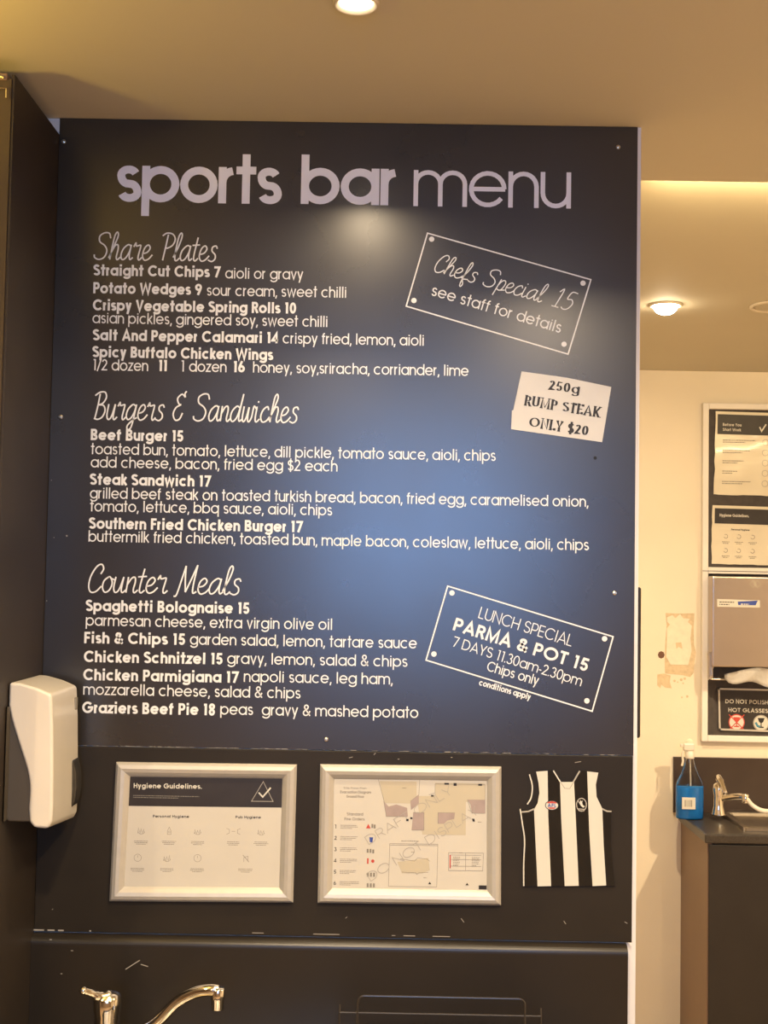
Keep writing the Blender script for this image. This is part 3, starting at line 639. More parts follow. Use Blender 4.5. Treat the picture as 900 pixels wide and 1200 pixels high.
# ------------------------------------------------------------------ striped jersey
J = lambda x_, y_: wy(600 + x_ / 6.0, 890 + y_ / 6.0)
t = thing('football_jersey', (J(390, 880)[0], -.0067, J(390, 880)[1]), 'black and white striped sleeveless football jersey cutout on the black panel', 'jersey')
yj = -.0067
out = [(165, 78), (245, 72), (285, 70), (335, 150), (425, 150), (470, 72), (522, 76), (600, 85), (583, 180), (590, 260), (628, 335), (690, 358), (690, 600), (716, 880), (75, 883), (78, 700), (85, 560), (70, 440), (55, 345), (110, 345), (160, 320), (186, 250), (180, 170)]
prism_obj('body', M_BLACKGLOSS, t, [J(*p) for p in out], yj - .003, yj)
ys = yj - .0033
for q in [[(165, 80), (245, 74), (250, 400), (270, 880), (175, 882), (150, 345), (175, 300), (188, 230), (182, 160)], [(332, 152), (430, 152), (442, 400), (463, 878), (365, 880), (340, 400)], [(522, 78), (600, 87), (583, 170), (588, 255), (628, 338), (638, 600), (655, 876), (560, 880), (537, 500)]]:
    prism_obj('white_stripe', M_JWHITE, t, [J(*p) for p in q], ys - .0004, ys + .0003)
strokes_obj(t, 'white_piping', M_JWHITE, [[J(p[0], p[1]) for p in q] for q in [catmull([(53, 340, 0), (68, 440, 0), (84, 560, 0), (78, 720, 0), (78, 880, 0)], 5), catmull([(118, 98, 0), (138, 180, 0), (130, 260, 0), (103, 308, 0)], 5), [(285, 72), (335, 152)]]], .0011, ys - .0005)
for q in [[(62, 362), (110, 358), (150, 340)], [(628, 340), (660, 356), (692, 358)], [(470, 74), (425, 152)]]: strokes_obj(t, 'grey_piping', M_LGREY, [[J(*p) for p in q]], .0013, ys - .0005)
strokes_obj(t, 'collar_seam', M_GREYINK, [[J(*p) for p in [(338, 155), (365, 196), (400, 198), (425, 155)]]], .0004, ys - .0006)
cx, cz = J(275, 315)
bd = flat(t, 'oval_badge', M_JWHITE, [disc(cx, cz, .0115, 24, .0082)], ys - .0006)
strokes_obj(t, 'oval_badge_rim', M_INK, [disc(cx, cz, .0112, 24, .0079) + [disc(cx, cz, .0112, 24, .0079)[0]]], .0006, ys - .0007)
flat(t, 'oval_badge_red', M_RED, [[(cx - .009, cz + .0035), (cx + .009, cz + .0035), (cx + .006, cz + .006), (cx, cz + .0072), (cx - .006, cz + .006)], [(cx - .007, cz - .0035), (cx + .007, cz - .0035), (cx + .004, cz - .006), (cx - .004, cz - .006)]], ys - .0007)
lettering(t, 'AFL', cx - .0075, cz - .0028, .015, .0044, .3, M_BLUEINK, ys - .0009, name='badge_text')
cx, cz = J(482, 315)
strokes_obj(t, 'round_badge', M_LGREY, [disc(cx, cz + .001, .0085, 20, .011) + [disc(cx, cz + .001, .0085, 20, .011)[0]], [(cx - .006, cz + .008), (cx - .002, cz + .002), (cx + .002, cz + .008)], [(cx - .006, cz - .006), (cx + .006, cz - .007)], [(cx - .005, cz - .009), (cx + .005, cz - .0095)]], .0008, ys - .0006)
flat(t, 'bird_emblem', M_JWHITE, [[(cx - .002, cz + .009), (cx + .001, cz + .006), (cx + .002, cz + .001), (cx + .006, cz - .002), (cx + .003, cz - .004), (cx - .001, cz - .001), (cx - .003, cz + .004)]], ys - .0007)

# ------------------------------------------------------------------ soap dispenser on the end panel (faces right)
t = thing('soap_dispenser', (-.6015, -.12, 1.40), 'white plastic soap dispenser with grey back fixed to the black end panel', 'soap dispenser')
W0 = -.6010
def yprism(name, m, prof, y0, y1, bev, seg=3, dz=0.0):
    bm = bmesh.new(); a = [bm.verts.new((W0 + p, y0, z)) for p, z in prof]; b = [bm.verts.new((W0 + p, y1, z - (dz if z < 1.42 else 0))) for p, z in prof]
    bm.faces.new(a); bm.faces.new(b[::-1])
    for i in range(len(prof)): bm.faces.new((a[i], b[i], b[(i + 1) % len(prof)], a[(i + 1) % len(prof)]))
    bmesh.ops.recalc_face_normals(bm, faces=bm.faces)
    if bev:
        es = [e for e in bm.edges if e.calc_face_angle(0) > .5]
        bmesh.ops.bevel(bm, geom=es, offset=bev, segments=seg, affect='EDGES', profile=.5)
    o = link_mesh(name, bm, m, t)
    for p in o.data.polygons: p.use_smooth = True
    md = o.modifiers.new('wn', 'WEIGHTED_NORMAL'); md.keep_sharp = False
    return o
def crv(pts, k=5): return [(p[0], p[1]) for p in catmull([(a_, b_, 0) for a_, b_ in pts], k)]
cover = [(.001, 1.628)] + [(.018, 1.627), (.045, 1.620), (.069, 1.610)] + [(.0725, 1.56), (.0745, 1.50), (.076, 1.44), (.0755, 1.412), (.070, 1.400), (.048, 1.401), (.040, 1.410)] + crv([(.038, 1.43), (.0385, 1.465), (.033, 1.493), (.020, 1.53), (.008, 1.565), (.001, 1.592)])
yprism('cover', M_PLASTIC, cover, -.203, -.036, .005, dz=.014)
yprism('back_body', M_GREYPL, [(.0002, 1.60), (.030, 1.60), (.050, 1.56), (.060, 1.44), (.056, 1.415), (.040, 1.409), (.006, 1.409), (.0002, 1.415)], -.199, -.040, .003)
yprism('wall_plate', M_GREYPL, [(.0002, 1.59), (.004, 1.59), (.004, 1.412), (.0002, 1.412)], -.212, -.034, 0)
yprism('window', M_LENS, [(.070, 1.492), (.077, 1.488), (.0815, 1.468), (.083, 1.445), (.081, 1.425), (.077, 1.412), (.070, 1.410)], -.080, -.040, .003)
box('badge', M_GREYINK, t, W0 + .0705, W0 + .0738, -.060, -.048, 1.572, 1.592, bev=.0003)

# ------------------------------------------------------------------ sink bench with tap and rack (its top lies just below the picture)
t = thing('sink_bench', (-.08, -.3, 0), 'black sink bench below the splashback carrying the tap', 'bench')
box('worktop', M_LAM, t, -.60, .432, -.62, -.0225, .862, .90, bev=.003)
box('carcass', M_CAB, t, -.60, .43, -.58, -.001, .08, .8615)
for k in range(2): box('door', M_CAB, t, -.595 + k * .513, -.087 + k * .513, -.60, -.5805, .09, .855, bev=.002)
box('sink_rim', M_STEEL, t, -.50, -.06, -.50, -.20, .9002, .904, bev=.0015)
box('sink_bowl', mat('bowl_steel', (.3, .27, .23), .3, metal=1, var=.1), t, -.47, -.09, -.47, -.24, .9042, .9048)
# tap
tx = wy(126, 1170, -.13)[0]; ty = -.13
tp = thing('sink_tap', (tx, ty, .905), 'chrome mixer tap with raised lever and swung spout at bottom left', 'tap')
zt = wy(126, 1168, ty)[1]; k = (2.24 + ty) / 1500
bm = bmesh.new(); lathe(bm, [(.028, .9005), (.028, .912), (.021, .918), (.020, zt - .028), (.022, zt - .022), (.0225, zt - .004), (.020, zt + .004), (.012, zt + .0075)], (tx, ty, 0), 'z', 28)
link_mesh('body', bm, M_CHROME, tp, True)
bm = bmesh.new(); tube(bm, catmull([(tx + .006, ty - .004, zt + .002), (tx - .012, ty - .012, zt + .004), (tx - .022, ty - .018, zt + .011), (tx - .034, ty - .024, zt + .0165)], 5), [.010] * 3 + [.008] * 5 + [.006] * 4 + [.0058] * 4, 12)
bmesh.ops.create_uvsphere(bm, u_segments=12, v_segments=8, radius=.0068, matrix=Matrix.Translation((tx - .034, ty - .024, zt + .0165)))
link_mesh('lever', bm, M_CHROME, tp, True)
def q(px, py, y): x, z = wy(px, py, y); return (x, y, z)
bm = bmesh.new(); tube(bm, catmull([(tx, ty, .935), (tx + .02, ty - .01, 1.0), q(160, 1215, -.15), q(185, 1197, -.17), q(207, 1175, -.18), q(228, 1163.5, -.185), q(246, 1160.5, -.19), q(256, 1161.5, -.19)], 6), .0095, 14)
link_mesh('spout', bm, M_CHROME, tp, True)
nz = q(255.5, 1159, -.19)
bm = bmesh.new(); lathe(bm, [(.0098, -.031), (.0102, -.030), (.0102, -.018), (.0112, -.016), (.0112, .0), (.0098, .002)], nz, 'z', 20)
link_mesh('aerator', bm, M_CHROME, tp, True)
# rack
yr = -.10
rk = thing('dish_rack', (wy(517, 1190, yr)[0], yr, .9), 'black wire dish rack barely showing at the bottom edge of the bench', 'rack')
x0, _ = wy(398, 1188, yr); x1, zr = wy(634, 1191, yr); xa, za = wy(420, 1168, yr); xb, _ = wy(615, 1170, yr)
r = .0016; dpt = .075
bm = bmesh.new(); tube(bm, [(x0, yr, zr), (x1, yr, zr)], r, 8); link_mesh('rim_wire', bm, M_WIRE, rk)
bm = bmesh.new(); tube(bm, [(x0, yr - dpt, zr - .02), (x1, yr - dpt, zr - .02)], r, 8); link_mesh('rim_wire', bm, M_WIRE, rk)
zh = wy(500, 1168.5, yr)[1]
bm = bmesh.new(); tube(bm, [(xa - .002, yr, .905), (xa - .001, yr, zh - .012)] + [(xa + .010 - .010 * math.cos(a_), yr, zh - .010 + .010 * math.sin(a_)) for a_ in [PI / 2 * i / 5 for i in range(6)]] + [(xb - .010 + .010 * math.sin(a_), yr, zh - .010 + .010 * math.cos(a_)) for a_ in [PI / 2 * i / 5 for i in range(6)]] + [(xb + .002, yr, .905)], .0019, 8)
link_mesh('back_hoop', bm, M_WIRE, rk)
for xx in (x0, x1):
    bm = bmesh.new(); tube(bm, [(xx, yr + .004, zr + .012), (xx, yr, zr), (xx, yr, .902), (xx, yr - dpt, .902), (xx, yr - dpt, zr - .02)], r, 8); link_mesh('side_wire', bm, M_WIRE, rk)
bm = bmesh.new()
for i in range(12):
    xx = xa + (xb - xa) * (i + .5) / 12; tube(bm, [(xx, yr, zr - .025), (xx, yr, .903), (xx, yr - dpt, .903), (xx, yr - dpt, zr - .02)], .0012, 6)
tube(bm, [(x0, yr, .9035), (x1, yr, .9035)], r, 6); tube(bm, [(x0, yr, zr - .025), (x1, yr, zr - .025)], .0012, 6)
link_mesh('plate_wires', bm, M_WIRE, rk)['kind'] = 'stuff'

# ------------------------------------------------------------------ black box on the pier's side
z1 = wy(746, 688)[1]; z0 = wy(744, 866)[1]
o = box('wall_plate', mat('matt_black', (.02, .014, .010), .5, var=.2), None, PX + .0003, PX + .0085, .012, .14, z0, z1, bev=.0038, seg=4)
tag(o, 'narrow black rounded plate on the right end of the menu wall', 'plate')

# ------------------------------------------------------------------ downlights
def downlight(x, y, z, label, power, on=True, R_=.052, spread=1.9, ring=.008, dome=.0):
    t = thing('ceiling_light', (x, y, z), label, 'ceiling light', 'ceiling lights outside the picture' if 'outside' in label else 'round recessed ceiling lights')
    n = 36; bm = bmesh.new()
    prof = [(R_ + ring, -.0003), (R_ + ring, -.003), (R_ + ring * .4, -.0065), (R_, -.0062), (R_ - .004, -.003), (R_ - .006, -.0004)]
    rings = [[bm.verts.new((x + r_ * math.cos(2 * PI * i / n), y + r_ * math.sin(2 * PI * i / n), z + h)) for i in range(n)] for r_, h in prof]
    for a, b in zip(rings, rings[1:] + rings[:1]):
        for i in range(n): bm.faces.new((a[i], a[(i + 1) % n], b[(i + 1) % n], b[i]))
    bmesh.ops.recalc_face_normals(bm, faces=bm.faces)
    link_mesh('trim_ring', bm, M_TRIMR, t, True)
    bm = bmesh.new()
    if dome: lathe(bm, [(R_ - .0075, -.0006), (R_ - .0075, -.006)] + [((R_ - .0078) * math.cos(k * PI / 14), -.006 - dome * math.sin(k * PI / 14)) for k in range(1, 7)], (x, y, z), 'z', n)
    else: lathe(bm, [(R_ - .0095, -.0028), (R_ - .0095, -.0006)], (x, y, z), 'z', n)
    link_mesh('lamp_face', bm, (M_GLOW2 if dome else M_GLOW) if on else M_CEIL, t, bool(dome))
    if on:
        l = area('lamp_beam', (x, y, z - .0075 - dome), (0, 0, 0), R_ * (1.5 if not dome else .5), 0, power, WARM, spread, 'DISK')
        l.parent = t; l.matrix_parent_inverse = Matrix.Translation(t.location).inverted()
    return t
downlight(-.061, -.480, CZ, 'lit round ceiling light cut by the top edge, nearest the menu board', 7.0, R_=.029, ring=.004, spread=2.56)
downlight(.835, 1.664, CZ2, 'small glaring round ceiling light over the back room', 31, R_=.044, spread=3.1, dome=.026)
downlight(1.175, 1.655, CZ2, 'unlit round ceiling fitting at the right edge of the picture', 0, on=False, R_=.075)
for x, y, lb, pw in [(-.17, -1.75, 'over the floor, left of two', 30), (.42, -1.25, 'over the floor, right of two', 30), (-1.5, -1.6, 'by the left wall, added as fill', 20), (1.7, -.6, 'right of the menu wall, added as fill', 20),
                     (1.6, -2.6, 'in the rear right corner, added as fill', 20), (-.9, -3.2, 'left of the rear window, added as fill', 20), (.5, -3.3, 'before the rear window, added as fill', 20)]:
    downlight(x, y, CZ, 'round ceiling light outside the picture ' + lb, pw, spread=2.70 if 'floor' in lb else 2.6)  # the floor pair glows in the board; the rest are unseen added fill
downlight(2.0, .95, CZ2, 'added ceiling light outside the picture right of the basin, brightening the back ceiling', 75, spread=2.6)  # unseen lamp added to lift the back ceiling
# cove strip along the back of the ceiling step and a shaded lamp behind the end panel
st_ = box('cove_strip', M_YELLOW, None, PX + .05, XR - .1, LIP + .004, LIP + .016, CZ2 - .038, CZ2 - .026)
tag(st_, 'yellow light strip hidden behind the ceiling step', 'light strip')
area('cove_light', ((PX + .05 + XR) / 2, LIP + .03, CZ2 - .034), (math.radians(101), 0, 0), XR - PX - .15, .012, 6, (1.0, .74, .38), spread=math.radians(60))
LX, LY = -1.02, -.74
lm = thing('hanging_uplighter', (LX, LY, CZ), 'small hanging bowl uplighter with a yellow glow left of the end panel', 'lamp')
bm = bmesh.new(); lathe(bm, [(.012, 2.345), (.05, 2.352), (.085, 2.385), (.082, 2.388), (.048, 2.358), (.010, 2.352)], (LX, LY, 0), 'z', 24); link_mesh('bowl', bm, M_STEEL, lm, True)
bm = bmesh.new(); tube(bm, [(LX, LY, 2.350), (LX, LY, CZ - .001)], .004, 8); link_mesh('stem', bm, M_STEEL, lm)
ul = area('uplight', (LX, LY, 2.384), (PI, 0, 0), .11, 0, 16, (1.0, .66, .12), PI, 'DISK')
ul.parent = lm; ul.matrix_parent_inverse = Matrix.Translation(lm.location).inverted()

# ------------------------------------------------------------------ back wall: notice frame
D = BACK
def bw(px, py, off=0.0): return wy(px, py, D - off)
xl, zt_ = bw(822, 473); _, zm = bw(822, 668.3); _, zb = bw(824, 868)
xr = xl + .62
t = thing('notice_frame', (xl + .31, D - .002, zb), 'tall white framed noticeboard on the back wall with a dark backing', 'noticeboard')
ft = .024
box('backing', M_PIN, t, xl + .01, xr - .01, D - .010, D - .0004, zb + .01, zt_ - .01)
for nm, a_ in (('side_rail', (xl, xl + ft, D - .028, D - .0004, zb, zt_)), ('side_rail', (xr - ft, xr, D - .028, D - .0004, zb, zt_)),
               ('top_rail', (xl + ft, xr - ft, D - .028, D - .0004, zt_ - ft, zt_)), ('bottom_rail', (xl + ft, xr - ft, D - .028, D - .0004, zb, zb + ft)),
               ('middle_rail', (xl + ft, xr - ft, D - .028, D - .0004, zm - .013, zm + .013))):
    box(nm, M_FRAMEW, t, *a_, bev=.003)
# seam line in the middle rail
x, z = bw(822, 669); box('rail_gap', M_DARKHOLE, t, xl + .001, xr, D - .0286, D - .0278, z - .0012, z + .0012)
def laminated(name, corners, label, kind):
    O = [bw(*p, .011) for p in corners]
    t = thing(name, ((O[2][0] + O[3][0]) / 2, D - .0105, O[3][1]), label, 'notice', 'laminated notices on the back wall board')
    yy = D - .0135
    # slightly wavy sheet
    bm = bmesh.new(); nx, nz_ = 14, 10; grid = []
    for j in range(nz_ + 1):
        row = []
        for i in range(nx + 1):
            px_, pz_ = bil(O, i / nx, j / nz_)
            wv = .0022 * math.sin(i * 1.3 + j * .7) * (j / nz_) + .0012 * math.sin(j * 2.1 + i * .4)
            ex = (random.uniform(-.002, .002) if i in (0,) else 0)
            row.append(bm.verts.new((px_ + ex, yy - .0012 + wv * .3, pz_ + (random.uniform(-.0015, .0015) if j == nz_ else 0))))
        grid.append(row)
    for j in range(nz_):
        for i in range(nx): bm.faces.new((grid[j][i], grid[j + 1][i], grid[j + 1][i + 1], grid[j][i + 1]))
    sh = link_mesh('sheet', bm, M_LAMINATEFILM, t, True)
    return sh, O, yy - .0028
t, O, yy = laminated('laminated_notice', [(838.5, 482), (933, 485), (932, 582), (836.5, 579.5)], 'laminated before you start work checklist, upper of the two notices', 0)
flat(t, 'header_band', M_INKH, [P2(O, [(.025, .035), (.975, .035), (.975, .275), (.025, .275)])], yy)
cap(t, O, .09, .175, .32, 'Before You', .0085, .26, M_PAPER, yy - .0003)
cap(t, O, .09, .235, .315, 'Start Work', .0085, .26, M_PAPER, yy - .0003)
strokes_obj(t, 'tick_mark', M_JWHITE, [P2(O, [(.545, .175), (.57, .225), (.625, .14)])], .0026, yy - .0003)
bm = bmesh.new()
for k in range(5):
    x, z = bil(O, .095, .345 + k * .124); smallprint(bm, x, z, [.13, .11, .085, .06, .115][k], 2, .0042, yy, 'l', .05)
link_mesh('small_print', bm, M_GREYINK, t)['kind'] = 'stuff'
strokes_obj(t, 'icons', M_LGREY, [disc(*bil(O, .62, .36 + k * .124), .012, 14) + [disc(*bil(O, .62, .36 + k * .124), .012, 14)[0]] for k in range(5)], .001, yy)
t, O, yy = laminated('laminated_notice', [(834.5, 592), (930, 595), (929, 663.6), (833.5, 660.6)], 'laminated hygiene notice with black header, lower of the two notices', 0)
flat(t, 'header_band', M_INKH, [P2(O, [(.03, .05), (.97, .05), (.97, .31), (.03, .31)])], yy)
cap(t, O, .09, .19, .45, 'Hygiene Guidelines.', .0085, .26, M_PAPER, yy - .0003)
cap(t, O, .235, .42, .46, 'Personal Hygiene', .0050, .26, M_INK, yy)
bm = bmesh.new()
for u in (.17, .33, .50, .75, .9):
    for v in (.62, .86):
        x, z = bil(O, u, v); smallprint(bm, x, z, .034, 2, .0030, yy)
        ribbon(bm, arc(x, z + .022, .008, .008, 200, 480, 8), .0008, yy)
link_mesh('small_print', bm, M_GREYINK, t)['kind'] = 'stuff'

# paper towel dispenser
x0, z1 = bw(833.5, 674.5, .05); _, z0 = bw(833, 797, .05)
zlow = bw(840, 790, .06)[1]
t = thing('towel_dispenser', (x0 + .15, D - .03, z0), 'steel paper towel dispenser inside the lower half of the white frame', 'towel dispenser')
Y0, Y1 = D - .10, D - .0285
X1 = x0 + .30; xi = x0 + .004
z1 = bw(836, 675, .10)[1]; z0 = bw(840, 797, .10)[1]; x0 = bw(834.5, 740, .10)[0]; X1 = x0 + .27
xmid = bw(833, 740, .02)[0]
zf = bw(850, 782, .10)[1]
box('case', M_TOWEL, t, x0, X1, Y0, Y1, zf, z1, bev=.006, seg=3)
box('tray_lip', M_STEEL, t, x0, X1, Y0 - .004, Y1, z0, z0 + .006, bev=.002)
bm = bmesh.new(); prism(bm, [bw(829, 765, .08), bw(832.5, 764, .08), bw(836, 782, .08), bw(830, 797, .08)], D - .085, D - .075); link_mesh('side_latch', bm, M_STEEL, t)
box('tray_side', M_STEEL, t, x0, x0 + .004, Y0, Y1, z0 + .006, zf - .0003)
a_, b_ = bw(841, 702, .10), bw(891, 711, .10)
yb = Y0 - .0006
flat(t, 'sticker', M_JWHITE, [[bw(840.5, 702, .10), bw(890.5, 703.5, .10), bw(890.5, 712, .10), bw(840.5, 711, .10)]], yb)
flat(t, 'sticker_band', M_BLUEINK, [[bw(864.5, 705, .10), bw(888, 703.8, .10), bw(885.5, 709.3, .10), bw(865, 709, .10)]], yb - .0003)
bm = bmesh.new(); x, z = bw(843, 705.5, .10); smallprint(bm, x, z, .058, 2, .0045, yb - .0003, 'l', .05); link_mesh('sticker_print', bm, M_INK, t)
bm = bmesh.new(); x, z = bw(868, 708, .10); smallprint(bm, x, z, .045, 1, .006, yb - .0006, 'l', .0); link_mesh('sticker_print', bm, M_JWHITE, t)
x, z = bw(885, 684.5, .10)
strokes_obj(t, 'logo', M_CREAMINK, [[(x - .022, z), (x - .008, z + .014), (x + .004, z), (x - .008, z - .014), (x - .022, z)], [(x - .004, z), (x + .008, z + .014), (x + .022, z), (x + .008, z - .014), (x - .004, z)], [(x - .006, z + .006), (x + .006, z - .006)]], .0014, yb)
# towel hanging out
bm = bmesh.new(); nx = 16; rows = []
for j in range(5):
    row = []
    for i in range(nx + 1):
        u = i / nx; px_ = 849 + 75 * u
        top = 790 - 6 * math.sin(min(1, u * 3) * PI / 2) + 1.5 * math.sin(u * 9)
        bot = 798 + 8 * u + 2.5 * math.sin(u * 11) + (-3 if u < .05 else 0)
        py_ = top + (bot - top) * j / 4
        off = .112 + .012 * (j / 4) + .010 * math.sin(u * 14 + j)
        x, z = bw(px_, py_, off); row.append(bm.verts.new((x, D - off, z)))
    rows.append(row)
for j in range(4):
    for i in range(nx): bm.faces.new((rows[j][i], rows[j + 1][i], rows[j + 1][i + 1], rows[j][i + 1]))
bmesh.ops.solidify(bm, geom=list(bm.faces), thickness=.001)
tag(link_mesh('paper_towel', bm, M_TISSUE, None, True), 'white paper towel drooping from the steel dispenser', 'paper towel')

# DO NOT POLISH sign
O = [bw(841, 806, .012), bw(925, 808, .012), bw(925, 858.5, .012), bw(842, 855.5, .012)]
t = thing('warning_sign', ((O[2][0] + O[3][0]) / 2, D - .011, O[3][1]), 'black sign in silver frame reading do not polish hot glasses', 'sign')
sp = prism_obj('sign_plate', M_INKH, t, O, D - .014, D - .0105)
for i in range(4):
    a_, b_ = Vector(O[i]), Vector(O[(i + 1) % 4]); d = (b_ - a_).normalized(); nrm = Vector((d.y, -d.x)) * .007
    prism_obj('sign_rail', M_ALU, t, [tuple(a_), tuple(b_), tuple(b_ + nrm), tuple(a_ + nrm)], D - .019, D - .0142)
yy = D - .0145
t = sp
cap(t, O, .10, .36, .70, 'DO NOT POLISH', .0118, .26, M_PAPER, yy)
cap(t, O, .14, .56, .70, 'HOT GLASSES', .0118, .26, M_PAPER, yy)
for k, (u, m_) in enumerate(((.255, M_RED), (.60, M_TEAL))):
    x, z = bil(O, u, .80)
    flat(t, 'round_symbol', M_JWHITE, [disc(x, z, .032, 24)], yy - .0002)
    ring_ = disc(x, z, .030, 24); strokes_obj(t, 'symbol_ring', M_RED if k == 0 else M_LGREY, [ring_ + [ring_[0]]], .002, yy - .0004)
    flat(t, 'glass_symbol', M_RED if k == 0 else M_INK, [[(x - .014, z + .02), (x + .014, z + .02), (x + .008, z + .004), (x + .002, z), (x - .002, z), (x - .008, z + .004)], [(x - .002, z), (x + .002, z), (x + .002, z - .014), (x - .002, z - .014)], [(x - .009, z - .014), (x + .009, z - .014), (x + .011, z - .019), (x - .011, z - .019)]], yy - .0004)
    if k == 0: strokes_obj(t, 'cross_mark', M_RED, [[(x - .03, z + .03), (x + .03, z - .03)], [(x + .03, z + .03), (x - .03, z - .03)]], .0018, yy - .0006)
    else: strokes_obj(t, 'cloth_mark', M_TEAL, [[(x - .022, z + .002), (x - .014, z - .012), (x - .004, z - .014)]], .004, yy - .0006)

# scar left by a removed fitting
t = thing('wall_scar', (bw(795, 805)[0], D, bw(795, 805)[1]), 'patch of torn paint and bare plaster left by a removed fitting', 'wall patch')
sc = lambda x_, y_: bw(740 + x_ / 5.456, 660 + y_ / 5.456)
prism_obj('bare_patch', M_SCAR, t, [sc(*p) for p in [(218, 318), (300, 322), (402, 320), (398, 420), (400, 520), (412, 570), (402, 640), (398, 700), (375, 728), (330, 716), (215, 705), (212, 600), (218, 480), (225, 400)]], D - .0009, D - .0001)
prism_obj('filler_patch', M_SCAR2, t, [sc(*p) for p in [(228, 345), (262, 332), (280, 352), (310, 325), (330, 352), (372, 355), (360, 376), (385, 400), (376, 480), (384, 560), (362, 652), (250, 648), (222, 600), (226, 470), (224, 418), (246, 392), (226, 372)]], D - .0022, D - .0009)
prism_obj('bare_patch', M_SCAR, t, [sc(*p) for p in [(165, 712), (205, 705), (250, 718), (245, 760), (258, 800), (215, 795), (190, 775), (185, 800), (165, 780)]], D - .0008, D - .0001)
prism_obj('bare_patch', M_SCAR, t, [sc(*p) for p in [(282, 508), (318, 505), (325, 548), (300, 535), (286, 548)]], D - .0027, D - .0021)
flat(t, 'plug_hole', mat('hole_brown', (.14, .07, .04), .8, var=.2), [[sc(190 + 22 * math.cos(a_ * PI / 4), 586 + 24 * math.sin(a_ * PI / 4)) for a_ in range(8)]], D - .0004)
flat(t, 'chip', M_SCAR, [[sc(x_ + r_ * math.cos(a_ * PI / 3), y_ + r_ * math.sin(a_ * PI / 3)) for a_ in range(6)] for x_, y_, r_ in [(275, 752, 9), (318, 745, 10), (340, 738, 9), (330, 768, 6), (356, 852, 9), (322, 858, 6), (295, 760, 5)]], D - .0005)
# filled lump lower down
bm = bmesh.new(); x, z = bw(808, 872)
bmesh.ops.create_uvsphere(bm, u_segments=16, v_segments=10, radius=.014, matrix=Matrix.Translation((x, D, z)) @ Matrix.Diagonal((1.2, .5, 1.5, 1)))
link_mesh('lump', bm, M_WALL, t, True)

# ------------------------------------------------------------------ hand basin counter at the right
CT = .905; cl = 1.168; cf = 2.46
t = thing('basin_counter', (1.75, 2.67, 0), 'black fronted counter with brown side and speckled top under the noticeboard', 'counter')
XE = XR - .01
box('worktop', M_TOP, t, cl - .012, XE, cf - .015, D - .0005, CT - .034, CT, bev=.006, seg=3)
box('side_panel', M_BROWN, t, cl, cl + .018, cf + .002, D - .0005, 0.0, CT - .0345, bev=.001)
box('door', M_CAB, t, cl + .004, 2.0, cf - .006, cf + .0015, .02, CT - .040, bev=.002)
box('door', M_CAB, t, 2.005, XE, cf - .006, cf + .0015, .02, CT - .040, bev=.002)
box('carcass', M_CAB, t, cl + .019, XE, cf + .002, D - .001, 0.0, CT - .0345)
zs1 = bw(790, 886.5)[1]; xs0 = bw(788.5, 920)[0]
o = box('basin_splashback', M_SPLASH, None, xs0, XE, D - .012, D - .0004, CT + .0005, zs1, bev=.001)
tag(o, 'dark brown splashback strip behind the steel basin', 'splashback')
# basin
bxl = 1.315; t = thing('steel_basin', (1.62, 2.66, CT), 'stainless steel basin set in the speckled counter', 'basin')
bm = bmesh.new(); pr = [(0, .001), (0, .006), (.012, .009), (.022, .008), (.03, -.004), (.045, -.03)]
def ringr(ins, h): return [(bxl + ins, cf + .05 + ins, CT + h), (1.95 - ins, cf + .05 + ins, CT + h), (1.95 - ins, D - .05 - ins, CT + h), (bxl + ins, D - .05 - ins, CT + h)]
pr = [(0, .0006), (0, .012), (.010, .016), (.022, .014), (.030, .004)]
rs = [[bm.verts.new(p) for p in ringr(*q_)] for q_ in pr]
for a, b in zip(rs, rs[1:]):
    for i in range(4): bm.faces.new((a[i], a[(i + 1) % 4], b[(i + 1) % 4], b[i]))
bm.faces.new(rs[-1]); bmesh.ops.recalc_face_normals(bm, faces=bm.faces)
bmesh.ops.bevel(bm, geom=[e for e in bm.edges if abs(e.verts[0].co.z - e.verts[1].co.z) > .002 and e.calc_length() < .05], offset=.008, segments=3, affect='EDGES')
link_mesh('rim', bm, M_STEEL, t)
# basin tap
yt = 2.74
t = thing('basin_tap', (wy(842, 950, yt)[0], yt, CT + .006), 'chrome basin tap with short spout at the right edge', 'tap')
def tq(px, py, y=yt): x, z = wy(px, py, y); return (x, y, z)
bxx = tq(842, 950)[0]
bm = bmesh.new(); prf = [(.030, CT + .0165), (.028, CT + .022), (.021, CT + .05), (.020, CT + .09), (.024, tq(842, 926)[2] ), (.022, tq(842, 919)[2]), (.012, tq(842, 917)[2])]
lathe(bm, prf, (bxx, yt, 0), 'z', 24); link_mesh('body', bm, M_CHROME, t, True)
bm = bmesh.new(); tube(bm, catmull([tq(843, 916), tq(842, 911, yt - .01), tq(846, 918, yt - .04), tq(850, 930, yt - .07)], 5), [.013] * 5 + [.012] * 5 + [.009] * 6, 12); link_mesh('lever', bm, M_CHROME, t, True)
bm = bmesh.new(); tube(bm, catmull([(bxx, yt, CT + .075), tq(855, 934, yt - .03), tq(866, 933, yt - .06), tq(874, 934, yt - .09)], 6), .0115, 14)
lathe(bm, [(.012, -.022), (.0135, -.018), (.0135, .008), (.010, .012)], tq(873.5, 934, yt - .09), 'z', 18); link_mesh('spout', bm, M_CHROME, t, True)
bm = bmesh.new(); tube(bm, catmull([tq(875, 936, yt - .095), tq(882, 944, yt - .10), tq(892, 949.5, yt - .11), tq(905, 951, yt - .12)], 6), .0085, 12)
link_mesh('white_hose', bm, M_PLASTIC, t, True)['label'] = 'short white hose at the spout end'

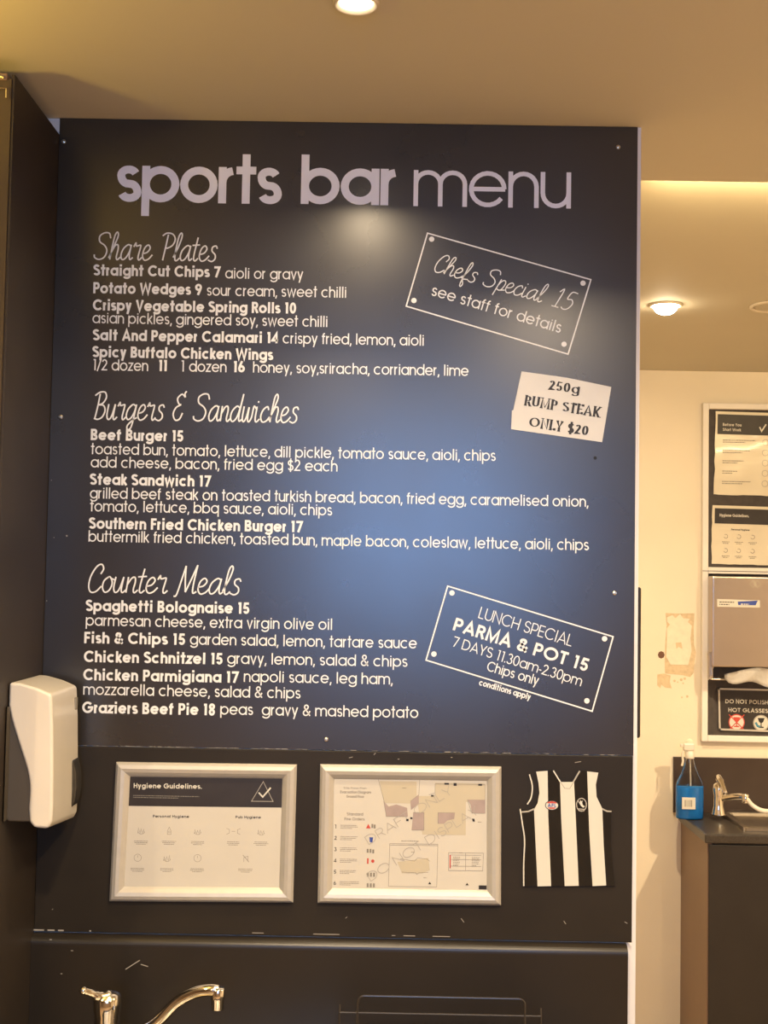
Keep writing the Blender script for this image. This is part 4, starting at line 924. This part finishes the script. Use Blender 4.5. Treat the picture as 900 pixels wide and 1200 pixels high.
# blue spray bottle
yb = 2.74
cxb, zb0 = wy(808, 952, yb); zb0 = CT + .0008
s = (yb + 2.24) / 1500
t = thing('spray_bottle', (cxb, yb, zb0), 'clear spray bottle half full of blue liquid on the basin counter', 'bottle')
hh = lambda py: wy(808, py, yb)[1] - zb0
hf = hh(921)
pr = [(.030, 0), (.050, .001), (.053, .008), (.0535, hf * .6), (.053, hf), (.049, hf + .016), (.034, hf + .046), (.022, hf + .075), (.0155, hf + .10), (.0145, hf + .125)]
bm = bmesh.new(); lathe(bm, [(r_, h + zb0) for r_, h in pr], (cxb, yb, 0), 'z', 32, 1.0, .62); link_mesh('shell', bm, M_CLEAR, t, True)
bm = bmesh.new(); lathe(bm, [(.028, zb0 + .002), (.048, zb0 + .003), (.0515, zb0 + .009), (.0515, zb0 + hf - .004), (.050, zb0 + hf)], (cxb, yb, 0), 'z', 32, 1.0, .60); link_mesh('liquid', bm, M_BLUE, t, True)
bm = bmesh.new(); tube(bm, [(cxb + .004, yb, zb0 + .01), (cxb + .001, yb, zb0 + hf + .11)], .0028, 8); link_mesh('dip_tube', bm, M_PLASTIC, t)
bm = bmesh.new(); lathe(bm, [(.0175, zb0 + hf + .105), (.018, zb0 + hf + .108), (.017, zb0 + hf + .128), (.010, zb0 + hf + .134)], (cxb, yb, 0), 'z', 20); link_mesh('collar', bm, M_PLASTIC, t, True)
zc = zb0 + hf + .134
bm = bmesh.new(); bx(bm, cxb - .026, cxb + .018, yb - .010, yb + .010, zc, zc + .030, bev=.006, seg=2); bx(bm, cxb - .036, cxb - .025, yb - .005, yb + .005, zc + .014, zc + .026, bev=.002); link_mesh('spray_head', bm, M_PLASTIC, t)
bm = bmesh.new(); tube(bm, catmull([(cxb - .018, yb, zc + .004), (cxb - .028, yb, zc - .012), (cxb - .026, yb, zc - .040), (cxb - .030, yb, zc - .058)], 5), .0045, 8); link_mesh('trigger', bm, M_PLASTIC, t)
yl = yb - .0345
lz0, lz1 = hh(946.5) + zb0, hh(933) + zb0
bm = bmesh.new(); lx0, lx1 = wy(799.5, 940, yl)[0], wy(815, 940, yl)[0]
prism(bm, [(lx0, lz0), (lx1, lz0), (lx1, lz1), (lx0, lz1)], yl, yl + .006); lab = link_mesh('label', bm, M_JWHITE, t)
bm = bmesh.new(); u = lx0 + .010
while u < lx1 - .011:
    ww = random.choice([.0012, .002, .003]); ribbon(bm, [(u, lz0 + .009), (u, lz1 - .009)], ww / 2, yl - .0004); u += ww + random.choice([.0016, .0024])
link_mesh('barcode', bm, M_GREYINK, lab)
